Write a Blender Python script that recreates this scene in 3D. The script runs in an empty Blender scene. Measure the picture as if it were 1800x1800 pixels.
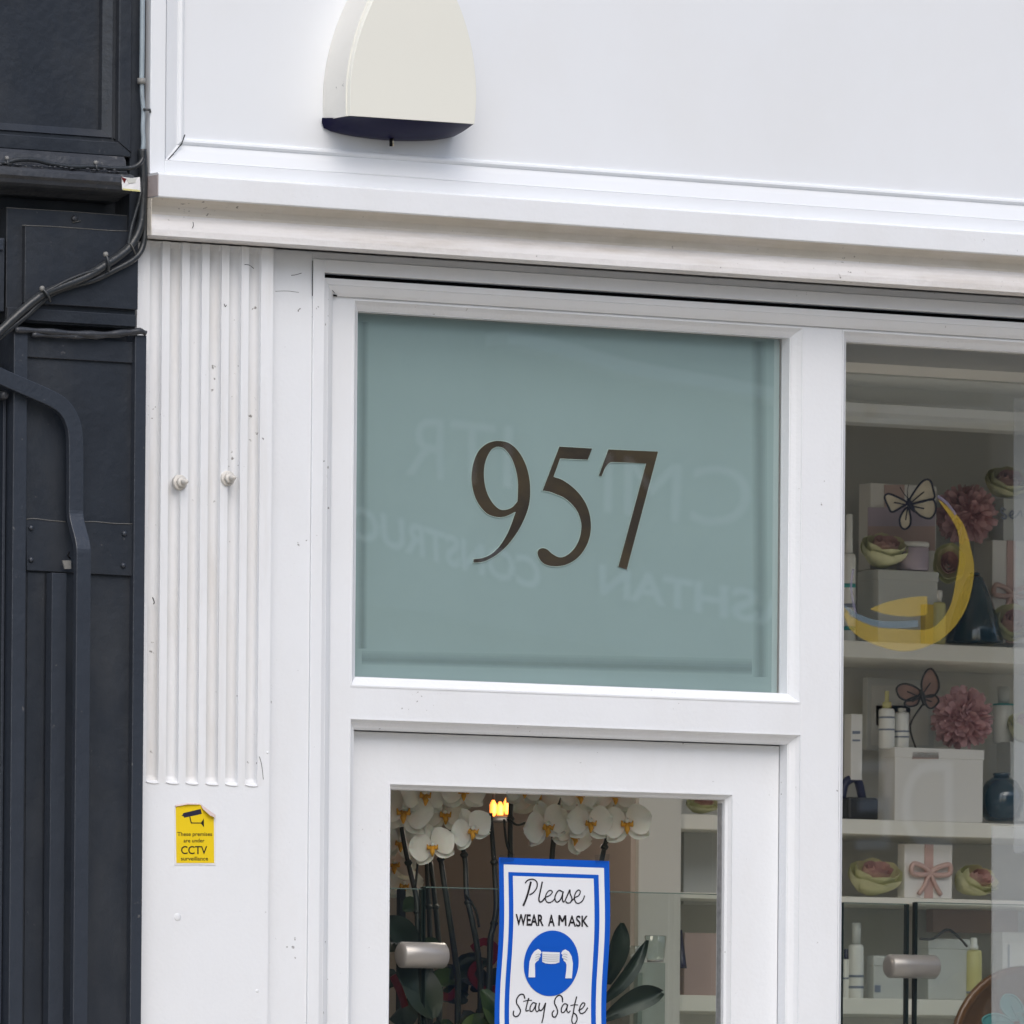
import bpy, math, random
from mathutils import Vector, Matrix
from mathutils.geometry import tessellate_polygon
R = math.radians
random.seed(7)
sc = bpy.context.scene
COL = sc.collection

# ------------------------------------------------------------------ camera
F = 15600.0                    # focal length in photo pixels (photo 1800 px wide)
PY0 = 2030.0                   # eye level, in photo pixels
YAW, ROLL = R(30), 0.008
fw = Vector((math.sin(YAW), math.cos(YAW), 0)); rt = Vector((math.cos(YAW), -math.sin(YAW), 0)); zz_ = Vector((0, 0, 1))
rc = rt*math.cos(ROLL) + zz_*math.sin(ROLL); uc = zz_*math.cos(ROLL) - rt*math.sin(ROLL)
def ray(px, py): return rc*((px-900)/F) + uc*((PY0-py)/F) + fw
DIST = 17.93
CAMP = Vector((0, 0, 2.8)) - ray(900, 900)*DIST
cd = bpy.data.cameras.new('camera'); cam = bpy.data.objects.new('camera', cd); COL.objects.link(cam)
cam.matrix_world = Matrix(((rc.x, uc.x, -fw.x, CAMP.x), (rc.y, uc.y, -fw.y, CAMP.y), (rc.z, uc.z, -fw.z, CAMP.z), (0, 0, 0, 1)))
cd.sensor_width = 36; cd.lens = F/1800*36; cd.shift_y = (PY0-900)/1800
cd.clip_start = 0.5; cd.clip_end = 800
cd.dof.use_dof = True; cd.dof.focus_distance = DIST; cd.dof.aperture_fstop = 15
sc.camera = cam
def P(px, py, Y):
    d = ray(px, py); t = (Y-CAMP.y)/d.y
    return CAMP + d*t
def XA(px, py, Y): return P(px, py, Y).x
def ZA(px, py, Y): return P(px, py, Y).z

# ------------------------------------------------------------------ light
w = bpy.data.worlds.new('World'); sc.world = w; w.use_nodes = True
nt = w.node_tree; bg = nt.nodes['Background']
sky = nt.nodes.new('ShaderNodeTexSky'); sky.sky_type = 'NISHITA'; sky.sun_disc = False
SUN_EL, SUN_AZ = R(46), R(198)          # azimuth clockwise from +Y
sky.sun_elevation = SUN_EL; sky.sun_rotation = SUN_AZ
sky.air_density = 1.0; sky.dust_density = 3.0; sky.ozone_density = 2.0
nt.links.new(sky.outputs[0], bg.inputs[0]); bg.inputs[1].default_value = 0.13
sl = bpy.data.lights.new('sun', 'SUN'); sl.energy = .85; sl.angle = R(50); sl.color = (1, .975, .92)
so = bpy.data.objects.new('sun', sl); COL.objects.link(so)
sd = Vector((math.sin(SUN_AZ)*math.cos(SUN_EL), math.cos(SUN_AZ)*math.cos(SUN_EL), math.sin(SUN_EL)))
so.rotation_euler = sd.to_track_quat('Z', 'Y').to_euler()
sc.view_settings.view_transform = 'Standard'; sc.view_settings.look = 'None'
sc.view_settings.gamma = 1; sc.view_settings.exposure = 0.45
sc.cycles.use_denoising = True
sc.cycles.max_bounces = 10; sc.cycles.diffuse_bounces = 5; sc.cycles.transparent_max_bounces = 16

# ------------------------------------------------------------------ materials
def N(nt, t, **k):
    n = nt.nodes.new(t)
    for a, b in k.items(): setattr(n, a, b)
    return n
def mat(name, col, rough=.5, var=.06, scale=6, bump=.0, bscale=40, metal=0, coat=0, specks=0, speck_col=(.12,.11,.1), stain=0, stain_col=(.35,.3,.24), stain_scale=(3,3,3), spec=.5, emit=None, trans=0, sub=0):
    m = bpy.data.materials.new(name); m.use_nodes = True; t = m.node_tree; p = t.nodes['Principled BSDF']
    L = t.links.new
    p.inputs['Roughness'].default_value = rough; p.inputs['Metallic'].default_value = metal
    p.inputs['Coat Weight'].default_value = coat; p.inputs['Coat Roughness'].default_value = .12
    p.inputs['Specular IOR Level'].default_value = spec
    tc = N(t, 'ShaderNodeTexCoord')
    no = N(t, 'ShaderNodeTexNoise'); no.inputs['Scale'].default_value = scale; no.inputs['Detail'].default_value = 6
    L(tc.outputs['Object'], no.inputs['Vector'])
    mx = N(t, 'ShaderNodeMix', data_type='RGBA')
    mx.inputs[6].default_value = (*[c*(1-var) for c in col], 1); mx.inputs[7].default_value = (*[min(1, c*(1+var)) for c in col], 1)
    L(no.outputs[0], mx.inputs[0]); out = mx.outputs[2]
    if stain:
        mp = N(t, 'ShaderNodeMapping'); mp.inputs['Scale'].default_value = stain_scale; L(tc.outputs['Object'], mp.inputs[0])
        n2 = N(t, 'ShaderNodeTexNoise'); n2.inputs['Scale'].default_value = 1; n2.inputs['Detail'].default_value = 9; n2.inputs['Roughness'].default_value = .65
        L(mp.outputs[0], n2.inputs['Vector'])
        cr = N(t, 'ShaderNodeMapRange'); cr.inputs[1].default_value = .45; cr.inputs[2].default_value = .8; cr.inputs[4].default_value = stain
        L(n2.outputs[0], cr.inputs[0])
        m2 = N(t, 'ShaderNodeMix', data_type='RGBA'); m2.inputs[7].default_value = (*stain_col, 1)
        L(cr.outputs[0], m2.inputs[0]); L(out, m2.inputs[6]); out = m2.outputs[2]
    if specks:
        n3 = N(t, 'ShaderNodeTexNoise'); n3.inputs['Scale'].default_value = 85; n3.inputs['Detail'].default_value = 3; L(tc.outputs['Object'], n3.inputs['Vector'])
        n4 = N(t, 'ShaderNodeTexNoise'); n4.inputs['Scale'].default_value = 9; n4.inputs['Detail'].default_value = 2; L(tc.outputs['Object'], n4.inputs['Vector'])
        ad = N(t, 'ShaderNodeMath', operation='ADD'); L(n3.outputs[0], ad.inputs[0])
        m5 = N(t, 'ShaderNodeMath', operation='MULTIPLY'); m5.inputs[1].default_value = .45; L(n4.outputs[0], m5.inputs[0]); L(m5.outputs[0], ad.inputs[1])
        r3 = N(t, 'ShaderNodeMapRange'); r3.inputs[1].default_value = .99-.04*specks; r3.inputs[2].default_value = 1.05-.04*specks; r3.inputs[4].default_value = .8
        L(ad.outputs[0], r3.inputs[0])
        m3 = N(t, 'ShaderNodeMix', data_type='RGBA'); m3.inputs[7].default_value = (*speck_col, 1)
        L(r3.outputs[0], m3.inputs[0]); L(out, m3.inputs[6]); out = m3.outputs[2]
    L(out, p.inputs['Base Color'])
    if bump:
        nb = N(t, 'ShaderNodeTexNoise'); nb.inputs['Scale'].default_value = bscale; nb.inputs['Detail'].default_value = 5; L(tc.outputs['Object'], nb.inputs['Vector'])
        b = N(t, 'ShaderNodeBump'); b.inputs['Strength'].default_value = bump; b.inputs['Distance'].default_value = .004
        L(nb.outputs[0], b.inputs['Height']); L(b.outputs[0], p.inputs['Normal'])
    if emit: p.inputs['Emission Color'].default_value = (*emit[0], 1); p.inputs['Emission Strength'].default_value = emit[1]
    if sub: p.inputs['Subsurface Weight'].default_value = sub; p.inputs['Subsurface Scale'].default_value = .02
    if trans: p.inputs['Transmission Weight'].default_value = trans
    return m
def glassmat(name, tint=(.95, .965, .955), k=3.4, rough=0.0):
    m = bpy.data.materials.new(name); m.use_nodes = True; t = m.node_tree; L = t.links.new
    t.nodes.remove(t.nodes['Principled BSDF']); o = t.nodes['Material Output']
    tr = N(t, 'ShaderNodeBsdfTransparent'); tr.inputs[0].default_value = (*tint, 1)
    gl = N(t, 'ShaderNodeBsdfGlossy'); gl.inputs['Roughness'].default_value = rough
    fr = N(t, 'ShaderNodeFresnel'); ge = N(t, 'ShaderNodeNewGeometry')
    io = N(t, 'ShaderNodeMapRange'); io.inputs[3].default_value = 1.5; io.inputs[4].default_value = 1/1.5; L(ge.outputs['Backfacing'], io.inputs[0]); L(io.outputs[0], fr.inputs[0])
    mu = N(t, 'ShaderNodeMath', operation='MULTIPLY'); mu.inputs[1].default_value = k; L(fr.outputs[0], mu.inputs[0])
    mi = N(t, 'ShaderNodeMixShader'); L(mu.outputs[0], mi.inputs[0]); L(tr.outputs[0], mi.inputs[1]); L(gl.outputs[0], mi.inputs[2])
    tc = N(t, 'ShaderNodeTexCoord'); no = N(t, 'ShaderNodeTexNoise'); no.inputs['Scale'].default_value = 1.3; no.inputs['Detail'].default_value = 1
    L(tc.outputs['Object'], no.inputs['Vector']); b = N(t, 'ShaderNodeBump'); b.inputs['Strength'].default_value = .05; b.inputs['Distance'].default_value = .02
    L(no.outputs[0], b.inputs['Height']); L(b.outputs[0], gl.inputs['Normal'])
    L(mi.outputs[0], o.inputs[0]); return m
M = {}
M['white'] = mat('white_paint', (.78, .803, .833), .42, .025, 5, .18, 120, specks=.05, stain=.25, stain_col=(.66, .65, .63), stain_scale=(7, 7, 3))
M['white_old'] = mat('weathered_white_paint', (.78, .80, .825), .5, .03, 7, .2, 60, specks=.35, stain=.5, stain_col=(.6, .585, .56), stain_scale=(26, 20, 3))
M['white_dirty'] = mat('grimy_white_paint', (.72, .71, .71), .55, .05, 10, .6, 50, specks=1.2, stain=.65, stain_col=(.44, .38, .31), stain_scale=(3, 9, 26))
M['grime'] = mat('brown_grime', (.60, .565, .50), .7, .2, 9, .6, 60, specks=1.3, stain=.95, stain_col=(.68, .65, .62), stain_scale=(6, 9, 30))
M['grime_l'] = mat('pale_grime', (.50, .44, .43), .7, .2, 20, .5, 60, specks=1.3)
M['groove'] = mat('shaded_grimy_groove_paint', (.70, .715, .735), .55, .04, 8, .2, 60, specks=.6, stain=.8, stain_col=(.60, .58, .55), stain_scale=(18, 18, 2.5))  # grime, plus the shade inside the flutes put into the colour
M['board'] = mat('signboard_white', (.77, .797, .828), .38, .02, 2.5, .12, 9, stain=.35, stain_col=(.70, .70, .69), stain_scale=(2.2, 2, 1.6))
M['black'] = mat('charcoal_gloss_paint', (.023, .028, .037), .34, .25, 14, .35, 55, specks=.55, speck_col=(.09, .09, .095), stain=.8, stain_col=(.048, .052, .058), stain_scale=(7, 7, 4))
M['black_worn'] = mat('worn_charcoal_paint', (.034, .038, .046), .42, .3, 20, .8, 40, specks=1.3, speck_col=(.12, .12, .12), stain=.8, stain_col=(.07, .072, .075), stain_scale=(8, 8, 14))
M['black_bar'] = mat('charcoal_metal_paint', (.030, .037, .050), .36, .15, 20, .3, 70, specks=.6, speck_col=(.12, .12, .12))
M['edge'] = mat('chipped_pale_edge', (.12, .12, .115), .6, .4, 60)
M['dark'] = mat('dark_void', (.010, .0105, .012), .9, .3, spec=.1)
M['cable'] = mat('black_cable', (.028, .032, .036), .32, .3, 30, .4, 60, specks=.8, speck_col=(.14, .14, .14))
M['pipe'] = mat('pale_grey_pipe', (.30, .36, .40), .25, .2, 25, .2, coat=.5, specks=.6, speck_col=(.05, .05, .05))
M['clip'] = mat('grey_clip', (.22, .22, .21), .5, .3, 30)
M['alarm'] = mat('cream_plastic', (.77, .77, .70), .35, .02, 5, .05)
M['alarm_side'] = mat('cream_plastic_scuffed', (.75, .74, .69), .45, .05, 12, .2, specks=1.25)
M['blue_lens'] = mat('navy_lens', (.002, .0015, .03), .35, .3, 9, spec=.1)
M['brass'] = mat('pale_metal', (.6, .55, .42), .3, .1, metal=.8)
M['bolt'] = mat('painted_bolt', (.62, .60, .56), .45, .1, 60, .4, 80, specks=.8)
M['film'] = mat('frosted_film', (.36, .48, .488), .55, .05, 3, .0, stain=.3, stain_col=(.325, .435, .435), stain_scale=(4, 2, 1.5))
M['film_edge'] = mat('frosted_glass_edge', (.262, .375, .36), .5, .06, 9, stain=.6, stain_col=(.27, .395, .395), stain_scale=(2, 2, 26))
M['film_rim'] = mat('film_cut_rim', (.5, .62, .58), .5)
M['digit'] = mat('dark_interior_brown', (.060, .044, .030), .3, .35, 12, spec=.4, stain=.8, stain_col=(.17, .12, .05), stain_scale=(5, 5, 9))  # dark interior and golden reflections of the clear cut-outs, painted into the digits
M['glass'] = glassmat('window_glass'); M['door_glass'] = glassmat('door_glass', (.95, .96, .95), 1.1); M['transom_glass'] = glassmat('transom_glass', (.95, .965, .955), 4.0); M['glass2'] = glassmat('screen_glass', (.86, .91, .89), 2.2)
M['glass_edge'] = mat('dark_glass_edge', (.01, .016, .014), .15)
M['glass_lip'] = mat('green_glass_lip', (.12, .17, .15), .15)
M['gasket'] = mat('grey_gasket', (.22, .23, .24), .6, .5, 90, .5, specks=1)
M['yellow'] = mat('sticker_yellow', (.80, .58, .01), .4, .04, 30)
M['sticker_white'] = mat('sticker_backing', (.75, .75, .76), .5, .03)
M['curl'] = mat('sticker_curl', (.62, .50, .46), .5, .1, 40)
M['ink'] = mat('black_ink', (.012, .01, .013), .4, .1)
M['ink_blue'] = mat('navy_ink', (.02, .02, .045), .4, .1)
M['blue'] = mat('poster_blue', (.0, .085, .50), .4, .06, 12, coat=.3)
M['paper'] = mat('poster_paper', (.74, .76, .80), .35, .02, 6, coat=.3)
M['grey_line'] = mat('grey_line', (.38, .40, .44), .5, 0)
def translucent(name, col, a):
    m = mat(name, col, .4, .1); t = m.node_tree; t.nodes['Principled BSDF'].inputs['Alpha'].default_value = a; return m
M['logo_y'] = translucent('gold_tint', (.72, .50, .05), .42); M['logo_b'] = translucent('pale_blue_tint', (.22, .32, .42), .45); M['logo_l'] = translucent('lilac_tint', (.3, .27, .40), .5)
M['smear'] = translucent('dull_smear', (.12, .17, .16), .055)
M['streak'] = translucent('pale_streak', (.75, .78, .82), .24)
M['clear_tape'] = glassmat('clear_tape', (.85, .87, .87), 2.5, .1)
M['wall_in'] = mat('taupe_wall', (.50, .42, .36), .7, .04, 3)
M['shelf'] = mat('ivory_shelf', (.80, .78, .70), .5, .03, 4)
M['shelf_back'] = mat('shelf_back_panel', (.66, .65, .60), .6, .04, 4)
M['ceil'] = mat('ceiling_paint', (.85, .84, .8), .8, .02)
M['floor'] = mat('shop_floor', (.62, .57, .5), .4, .2, 5)
M['cornice_in'] = mat('pelmet_paint', (.7, .72, .70), .35, .03, 4)
M['carton'] = mat('ivory_carton', (.82, .80, .76), .45, .04, 5)
M['carton_lilac'] = mat('lilac_carton', (.50, .42, .50), .45, .1, 9)
M['carton_grey'] = mat('grey_carton', (.58, .59, .56), .4, .05, 6)
M['carton_pink'] = mat('blush_carton', (.52, .38, .34), .45, .1, 8)
M['ribbon'] = mat('pink_ribbon', (.62, .42, .37), .35, .1, 20)
M['pom'] = mat('dusty_pink_petal', (.64, .40, .41), .6, .3, 40)
M['rose'] = mat('yellow_green_petal', (.82, .81, .50), .55, .25, 18)
M['rose_core'] = mat('coral_petal', (.76, .50, .45), .55, .3, 40)
M['wing'] = mat('butterfly_wing', (.72, .64, .50), .5, .3, 30)
M['wing_teal'] = mat('teal_butterfly_wing', (.09, .30, .30), .4, .3, 30)
M['wing_brown'] = mat('brown_butterfly_wing', (.28, .17, .13), .5, .4, 40)
M['body_navy'] = mat('butterfly_body', (.02, .02, .05), .4)
M['bot'] = mat('ivory_bottle', (.82, .82, .78), .25, .03)
M['label_t'] = mat('teal_band', (.05, .35, .33), .4)
M['label_b'] = mat('grey_blue_print', (.22, .25, .32), .4)
M['yellow_box'] = mat('mustard_carton', (.62, .44, .06), .4, .05)
M['yellow_bot'] = mat('pale_yellow_bottle', (.62, .58, .26), .25, .05)
M['teal'] = mat('petrol_glaze', (.012, .045, .07), .12, .4, 9, coat=.6, spec=.8)
M['navy'] = mat('navy_plastic', (.02, .02, .06), .3, .3)
M['brown'] = mat('brown_leather', (.13, .06, .02), .3, .5, 7, coat=.3)
M['clamp'] = mat('pearly_clamp', (.40, .37, .355), .3, .1, 20, metal=.3, coat=.4)
M['petal'] = mat('orchid_petal', (.74, .72, .62), .55, .10, 22, .5, 30, sub=.2)
M['lip'] = mat('orchid_throat', (.62, .30, .02), .5, .3, 60)
M['stem'] = mat('dark_stem', (.022, .024, .018), .5, .3, 30)
M['leaf'] = mat('dark_leaf', (.014, .022, .012), .35, .3, 12)
M['leaf2'] = mat('bright_leaf', (.05, .085, .02), .4, .3, 12)
M['red'] = mat('dark_red', (.12, .008, .008), .35, .2, 20)
M['pot'] = mat('dark_pot', (.03, .028, .026), .4)
M['pave'] = mat('pavement_slab', (.56, .50, .40), .8, .15, 4, .4)
M['kerb'] = mat('kerb_stone', (.36, .35, .33), .8, .15, 8)
M['asphalt'] = mat('asphalt', (.17, .155, .13), .85, .2, 30, .5)
M['line'] = mat('road_paint', (.7, .55, .05), .6)
M['brick'] = mat('stock_brick', (.30, .22, .15), .85, .25, 20, .5)
M['opp'] = mat('opposite_render', (.20, .215, .205), .8, .1, 1.5)
M['opp_l'] = mat('opposite_pale_stone', (.62, .62, .60), .7, .1, 2)
M['opp_sign'] = mat('slate_sign', (.20, .215, .21), .6, .05)
M['opp_text'] = mat('sign_letter_white', (.92, .92, .92), .5, 0)
M['opp_faint'] = mat('faded_sign_letter', (.72, .68, .66), .6, .05)
M['amber'] = mat('amber_glow', (.8, .3, .05), .4, 0, emit=((1, .24, .04), 1.8))
M['steel'] = mat('grey_steel', (.3, .3, .31), .35, .1, metal=.6)

# ------------------------------------------------------------------ mesh builder
class MB:
    def __init__(s): s.v = []; s.f = []; s.m = []; s.mats = []; s.smooth = []
    def mi(s, mt):
        if mt not in s.mats: s.mats.append(mt)
        return s.mats.index(mt)
    def add(s, vs, fs, mt, sm=False):
        b = len(s.v); s.v += [tuple(v) for v in vs]; k = s.mi(mt)
        for f in fs: s.f.append(tuple(b+i for i in f)); s.m.append(k); s.smooth.append(sm)
    def box(s, x0, x1, y0, y1, z0, z1, mt):
        vs = [(x, y, z) for x in (x0, x1) for y in (y0, y1) for z in (z0, z1)]
        s.add(vs, [(0, 1, 3, 2), (4, 6, 7, 5), (0, 4, 5, 1), (2, 3, 7, 6), (0, 2, 6, 4), (1, 5, 7, 3)], mt)
    def prism_x(s, prof, x0, x1, mt):                # closed (y,z) profile extruded along X
        n = len(prof); vs = [(x0, y, z) for y, z in prof]+[(x1, y, z) for y, z in prof]
        fs = [(i, (i+1) % n, n+(i+1) % n, n+i) for i in range(n)]
        s.add(vs, fs, mt); s._cap([vs[:n]], mt); s._cap([vs[n:]], mt)
    def _cap(s, loops, mt, sm=False):
        flat = [p for l in loops for p in l]
        tr = tessellate_polygon([[Vector(p) for p in l] for l in loops])
        s.add(flat, [tuple(t) for t in tr], mt, sm)
    def plate(s, loops, thick, mt, d=Vector((0, 1, 0))):   # planar loops of 3D points, thickened along d
        s._cap(loops, mt); back = [[Vector(p)+d*thick for p in l] for l in loops]; s._cap(back, mt)
        for a, b in zip(loops, back):
            n = len(a); s.add(list(a)+list(b), [(i, (i+1) % n, n+(i+1) % n, n+i) for i in range(n)], mt)
    def sweep_frame(s, x0, x1, z0, z1, prof, mt, bottom=True):   # mitred moulding, prof [(inset, Y)]
        loops = []
        for ins, y in prof:
            zb = z0+ins if bottom else z0
            loops.append([(x0+ins, y, zb), (x0+ins, y, z1-ins), (x1-ins, y, z1-ins), (x1-ins, y, zb)])
        for a, b in zip(loops[:-1], loops[1:]):
            for i in range(4 if bottom else 3):
                j = (i+1) % 4; s.add([a[i], a[j], b[j], b[i]], [(0, 1, 2, 3)], mt)
    def tube(s, pts, r, mt, n=10, caps=True, flat=None):
        pts = [Vector(p) for p in pts]; rs = r if isinstance(r, (list, tuple)) else [r]*len(pts)
        vs = []; prev = None
        for i, p in enumerate(pts):
            t = (pts[min(i+1, len(pts)-1)]-pts[max(i-1, 0)]).normalized()
            a = Vector((0, 1, 0)) if abs(t.y) < .9 else Vector((1, 0, 0))
            u = t.cross(a).normalized(); v = t.cross(u).normalized()
            for k in range(n):
                an = 2*math.pi*(k+.5)/n
                if flat: su, sv = flat; vs.append(p+u*su*(1 if math.cos(an) > 0 else -1)+v*sv*(1 if math.sin(an) > 0 else -1))
                else: vs.append(p+u*math.cos(an)*rs[i]+v*math.sin(an)*rs[i])
        fs = []
        for i in range(len(pts)-1):
            for k in range(n): fs.append((i*n+k, i*n+(k+1) % n, (i+1)*n+(k+1) % n, (i+1)*n+k))
        if caps: fs.append(tuple(range(n))); fs.append(tuple((len(pts)-1)*n+k for k in range(n)))
        s.add(vs, fs, mt, not flat)
    def lathe(s, c, prof, mt, n=20, axis='z', sq=1.0):
        vs = []; fs = []
        for r, h in prof:
            for k in range(n):
                a = 2*math.pi*k/n; x, y = r*math.cos(a), r*math.sin(a)*sq
                if axis == 'z': vs.append((c[0]+x, c[1]+y, c[2]+h))
                elif axis == 'y': vs.append((c[0]+x, c[1]+h, c[2]+y))
                else: vs.append((c[0]+h, c[1]+x, c[2]+y))
        for i in range(len(prof)-1):
            for k in range(n): fs.append((i*n+k, i*n+(k+1) % n, (i+1)*n+(k+1) % n, (i+1)*n+k))
        fs.append(tuple(range(n))); fs.append(tuple((len(prof)-1)*n+k for k in range(n)))
        s.add(vs, fs, mt, True)
    def build(s, name, parent=None, bevel=0, smooth_angle=None):
        me = bpy.data.meshes.new(name); me.from_pydata(s.v, [], s.f)
        for m_ in s.mats: me.materials.append(M[m_])
        me.polygons.foreach_set('material_index', s.m); me.polygons.foreach_set('use_smooth', s.smooth)
        me.update(); o = bpy.data.objects.new(name, me); COL.objects.link(o)
        import bmesh
        bm = bmesh.new(); bm.from_mesh(me); bmesh.ops.recalc_face_normals(bm, faces=bm.faces); bm.to_mesh(me); bm.free()
        if bevel:
            b = o.modifiers.new('bevel', 'BEVEL'); b.width = bevel; b.segments = 2; b.limit_method = 'ANGLE'; b.angle_limit = R(40); b.harden_normals = False
        if parent is not None: o.parent = parent; o.matrix_parent_inverse = parent.matrix_world.inverted()
        return o
def tag(o, label=None, cat=None, group=None, kind=None):
    if label: o['label'] = label
    if cat: o['category'] = cat
    if group: o['group'] = group
    if kind: o['kind'] = kind
    return o
def thing(name, loc, label, cat, group=None):
    o = bpy.data.objects.new(name, None); COL.objects.link(o); o.location = loc; o.matrix_world = Matrix.Translation(loc)
    o.empty_display_size = .05
    return tag(o, label, cat, group)
def smooth_curve(pts, n=6):       # Catmull-Rom through points (any dimension)
    pts = [Vector(p) for p in pts]; out = []
    for i in range(len(pts)-1):
        p0 = pts[max(i-1, 0)]; p1 = pts[i]; p2 = pts[i+1]; p3 = pts[min(i+2, len(pts)-1)]
        for k in range(n):
            t = k/n; out.append(.5*((2*p1)+(p2-p0)*t+(2*p0-5*p1+4*p2-p3)*t*t+(3*p1-p0-3*p2+p3)*t**3))
    out.append(pts[-1]); return out
def closed_smooth(pts, n=5):
    L_ = len(pts); pts = [Vector(p) for p in pts]; out = []
    for i in range(L_):
        p0, p1, p2, p3 = pts[i-1], pts[i], pts[(i+1) % L_], pts[(i+2) % L_]
        for k in range(n):
            t = k/n; out.append(.5*((2*p1)+(p2-p0)*t+(2*p0-5*p1+4*p2-p3)*t*t+(3*p1-p0-3*p2+p3)*t**3))
    return out
_font = []
def text_mesh(s, offset=0.0, res=4):
    c = bpy.data.curves.new('t', 'FONT'); c.body = s; c.offset = offset; c.resolution_u = res
    o = bpy.data.objects.new('t', c); COL.objects.link(o)
    dg = bpy.context.evaluated_depsgraph_get(); me = bpy.data.meshes.new_from_object(o.evaluated_get(dg))
    vs = [v.co.copy() for v in me.vertices]; fs = [tuple(p.vertices) for p in me.polygons]
    COL.objects.unlink(o); bpy.data.objects.remove(o); bpy.data.meshes.remove(me); bpy.data.curves.remove(c)
    return vs, fs
def text_px(mb, s, x0, x1, ybase, ycap, fn, mt, offset=0.0, slope=0.0):
    """fit a string between image columns x0..x1, baseline/cap rows; fn maps (px,py) to a 3D point"""
    vs, fs = text_mesh(s, offset); ax = min(v.x for v in vs); bx = max(v.x for v in vs)
    cap = max(v.y for v in vs) if ycap is not None else 1
    hh = ybase-ycap
    out = [fn(x0+(v.x-ax)/(bx-ax)*(x1-x0), ybase-v.y/cap*hh+slope*(v.x-ax)/(bx-ax)*(x1-x0)) for v in vs]
    mb.add(out, fs, mt)
def ribbon(mb, pts, wd, fn, mt, n=6):     # flat pen stroke in image space
    c = smooth_curve([(p[0], p[1], 0) for p in pts], n); L_ = []; R_ = []
    for i, p in enumerate(c):
        t = (c[min(i+1, len(c)-1)]-c[max(i-1, 0)])
        if t.length < 1e-6: t = Vector((1, 0, 0))
        t.normalize(); nn = Vector((-t.y, t.x, 0)); wv = wd[0]+(wd[1]-wd[0])*i/(len(c)-1) if isinstance(wd, tuple) else wd
        L_.append(fn(*(p+nn*wv/2).xy)); R_.append(fn(*(p-nn*wv/2).xy))
    m_ = len(c); mb.add(L_+R_, [(i, i+1, m_+i+1, m_+i) for i in range(m_-1)], mt)

# ------------------------------------------------------------------ setting
def struct(name, mb): return tag(mb.build(name), kind='structure')
g = MB(); g.box(-60, 60, -3.2, .4, -.3, 0, 'pave'); struct('pavement', g)
g = MB(); g.box(-60, 60, -3.35, -3.2, -.3, .004, 'kerb'); struct('kerb', g)
g = MB(); g.box(-60, 60, -13.0, -3.35, -.5, -.12, 'asphalt'); struct('road', g)
g = MB(); g.box(-60, 60, -13.15, -13.0, -.3, .004, 'kerb'); struct('far_kerb', g)
g = MB(); g.box(-60, 60, -21.0, -13.15, -.3, 0, 'pave'); struct('far_pavement', g)
g = MB(); g.box(-300, 300, -300, 300, -.9, -.52, 'asphalt'); struct('ground', g)

# ------------------------------------------------------------------ white shopfront
YF = .06; YG = .11             # frame face, transom glass
xL = XA(241, 520, 0); xP = XA(479, 650, 0); XR = 3.6
shop = thing('white_shopfront', (0, 0, 0), 'white painted wooden shopfront numbered 957 with fluted pilaster and glazed door', 'shopfront')
# signboard
zsb = ZA(1100, 364, -.05); zst = 4.9
xi = xL+.034; zi = ZA(1100, 339, -.05)
mb = MB(); mb.box(xL, xi, -.05, .0, zsb+.0005, zst, 'board'); mb.box(xi, XR-.034, -.05, .0, zsb+.0005, zi, 'board'); mb.box(XR-.034, XR, -.05, 0, zsb+.0005, zst, 'board')
mb.box(xi, XR-.034, -.05, 0, zst-.05, zst, 'board'); mb.box(xL, XR, .001, .3, zsb+.0005, zst, 'board')
sb = mb.build('signboard', shop, .0015)
mb = MB(); mb.sweep_frame(xi, XR-.034, zi, zst-.05, [(0, -.05), (.003, -.047), (.022, -.040), (.034, -.0345), (.036, -.0375), (.040, -.0405), (.044, -.0395), (.047, -.036), (.048, -.030)], 'board')
mb.build('panel_moulding', sb)
mb = MB(); mb.add([(xi+.047, -.0302, zi+.047), (XR-.08, -.0302, zi+.047), (XR-.08, -.0302, zst-.09), (xi+.047, -.0302, zst-.09)], [(0, 1, 2, 3)], 'board'); mb.build('sign_panel', sb)
# mitre crack
mb = MB()
for (a, b) in (((318, 256), (325, 237)), ((304, 271), (320, 252)), ((295, 281), (305, 270))):
    mb.tube([P(a[0], a[1], -.049), P(b[0], b[1], -.0425)], [.0008, .0013], 'dark', 5)
mb.build('mitre_crack', sb)
# cornice : fascia + soffit + bed mould
z1 = zsb; z0 = ZA(1100, 401, -.0875); zb = ZA(1100, 469, -.06)
mb = MB(); mb.prism_x([(.0, z1), (-.082, z1), (-.0875, z1-.004), (-.0875, z0), (-.0855, z0-.0015), (-.05, z0-.0005), (0, z0)], xL, XR, 'white')
mb.build('fascia', shop, .001)
hb = z0-zb
mb = MB(); mb.prism_x([(.0, z0-.001), (-.072, z0-.001), (-.060, z0-.006), (-.048, z0-.014), (-.0425, z0-.026), (-.046, z0-.036), (-.053, z0-.044), (-.058, z0-.054), (-.060, z0-.062), (-.060, zb+.001), (-.0585, zb), (.0, zb)], xL, XR, 'white_dirty')
mb.build('bed_moulding', shop)
mb = MB(); mb.prism_x([(-.0735, z0-.0008), (-.0615, z0-.0062), (-.0492, z0-.0142), (-.0437, z0-.026), (-.0450, z0-.031), (-.0300, z0-.031), (-.0300, z0-.0008)], xL-.0006, XR, 'grime'); mb.box(xL-.0016, xL-.0004, -.0595, -.02, zb+.001, z0-.002, 'grime'); mb.box(xL-.0016, xL-.0004, -.0868, -.03, z0+.001, z1-.005, 'grime_l'); mb.build('grime_line', shop)
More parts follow.
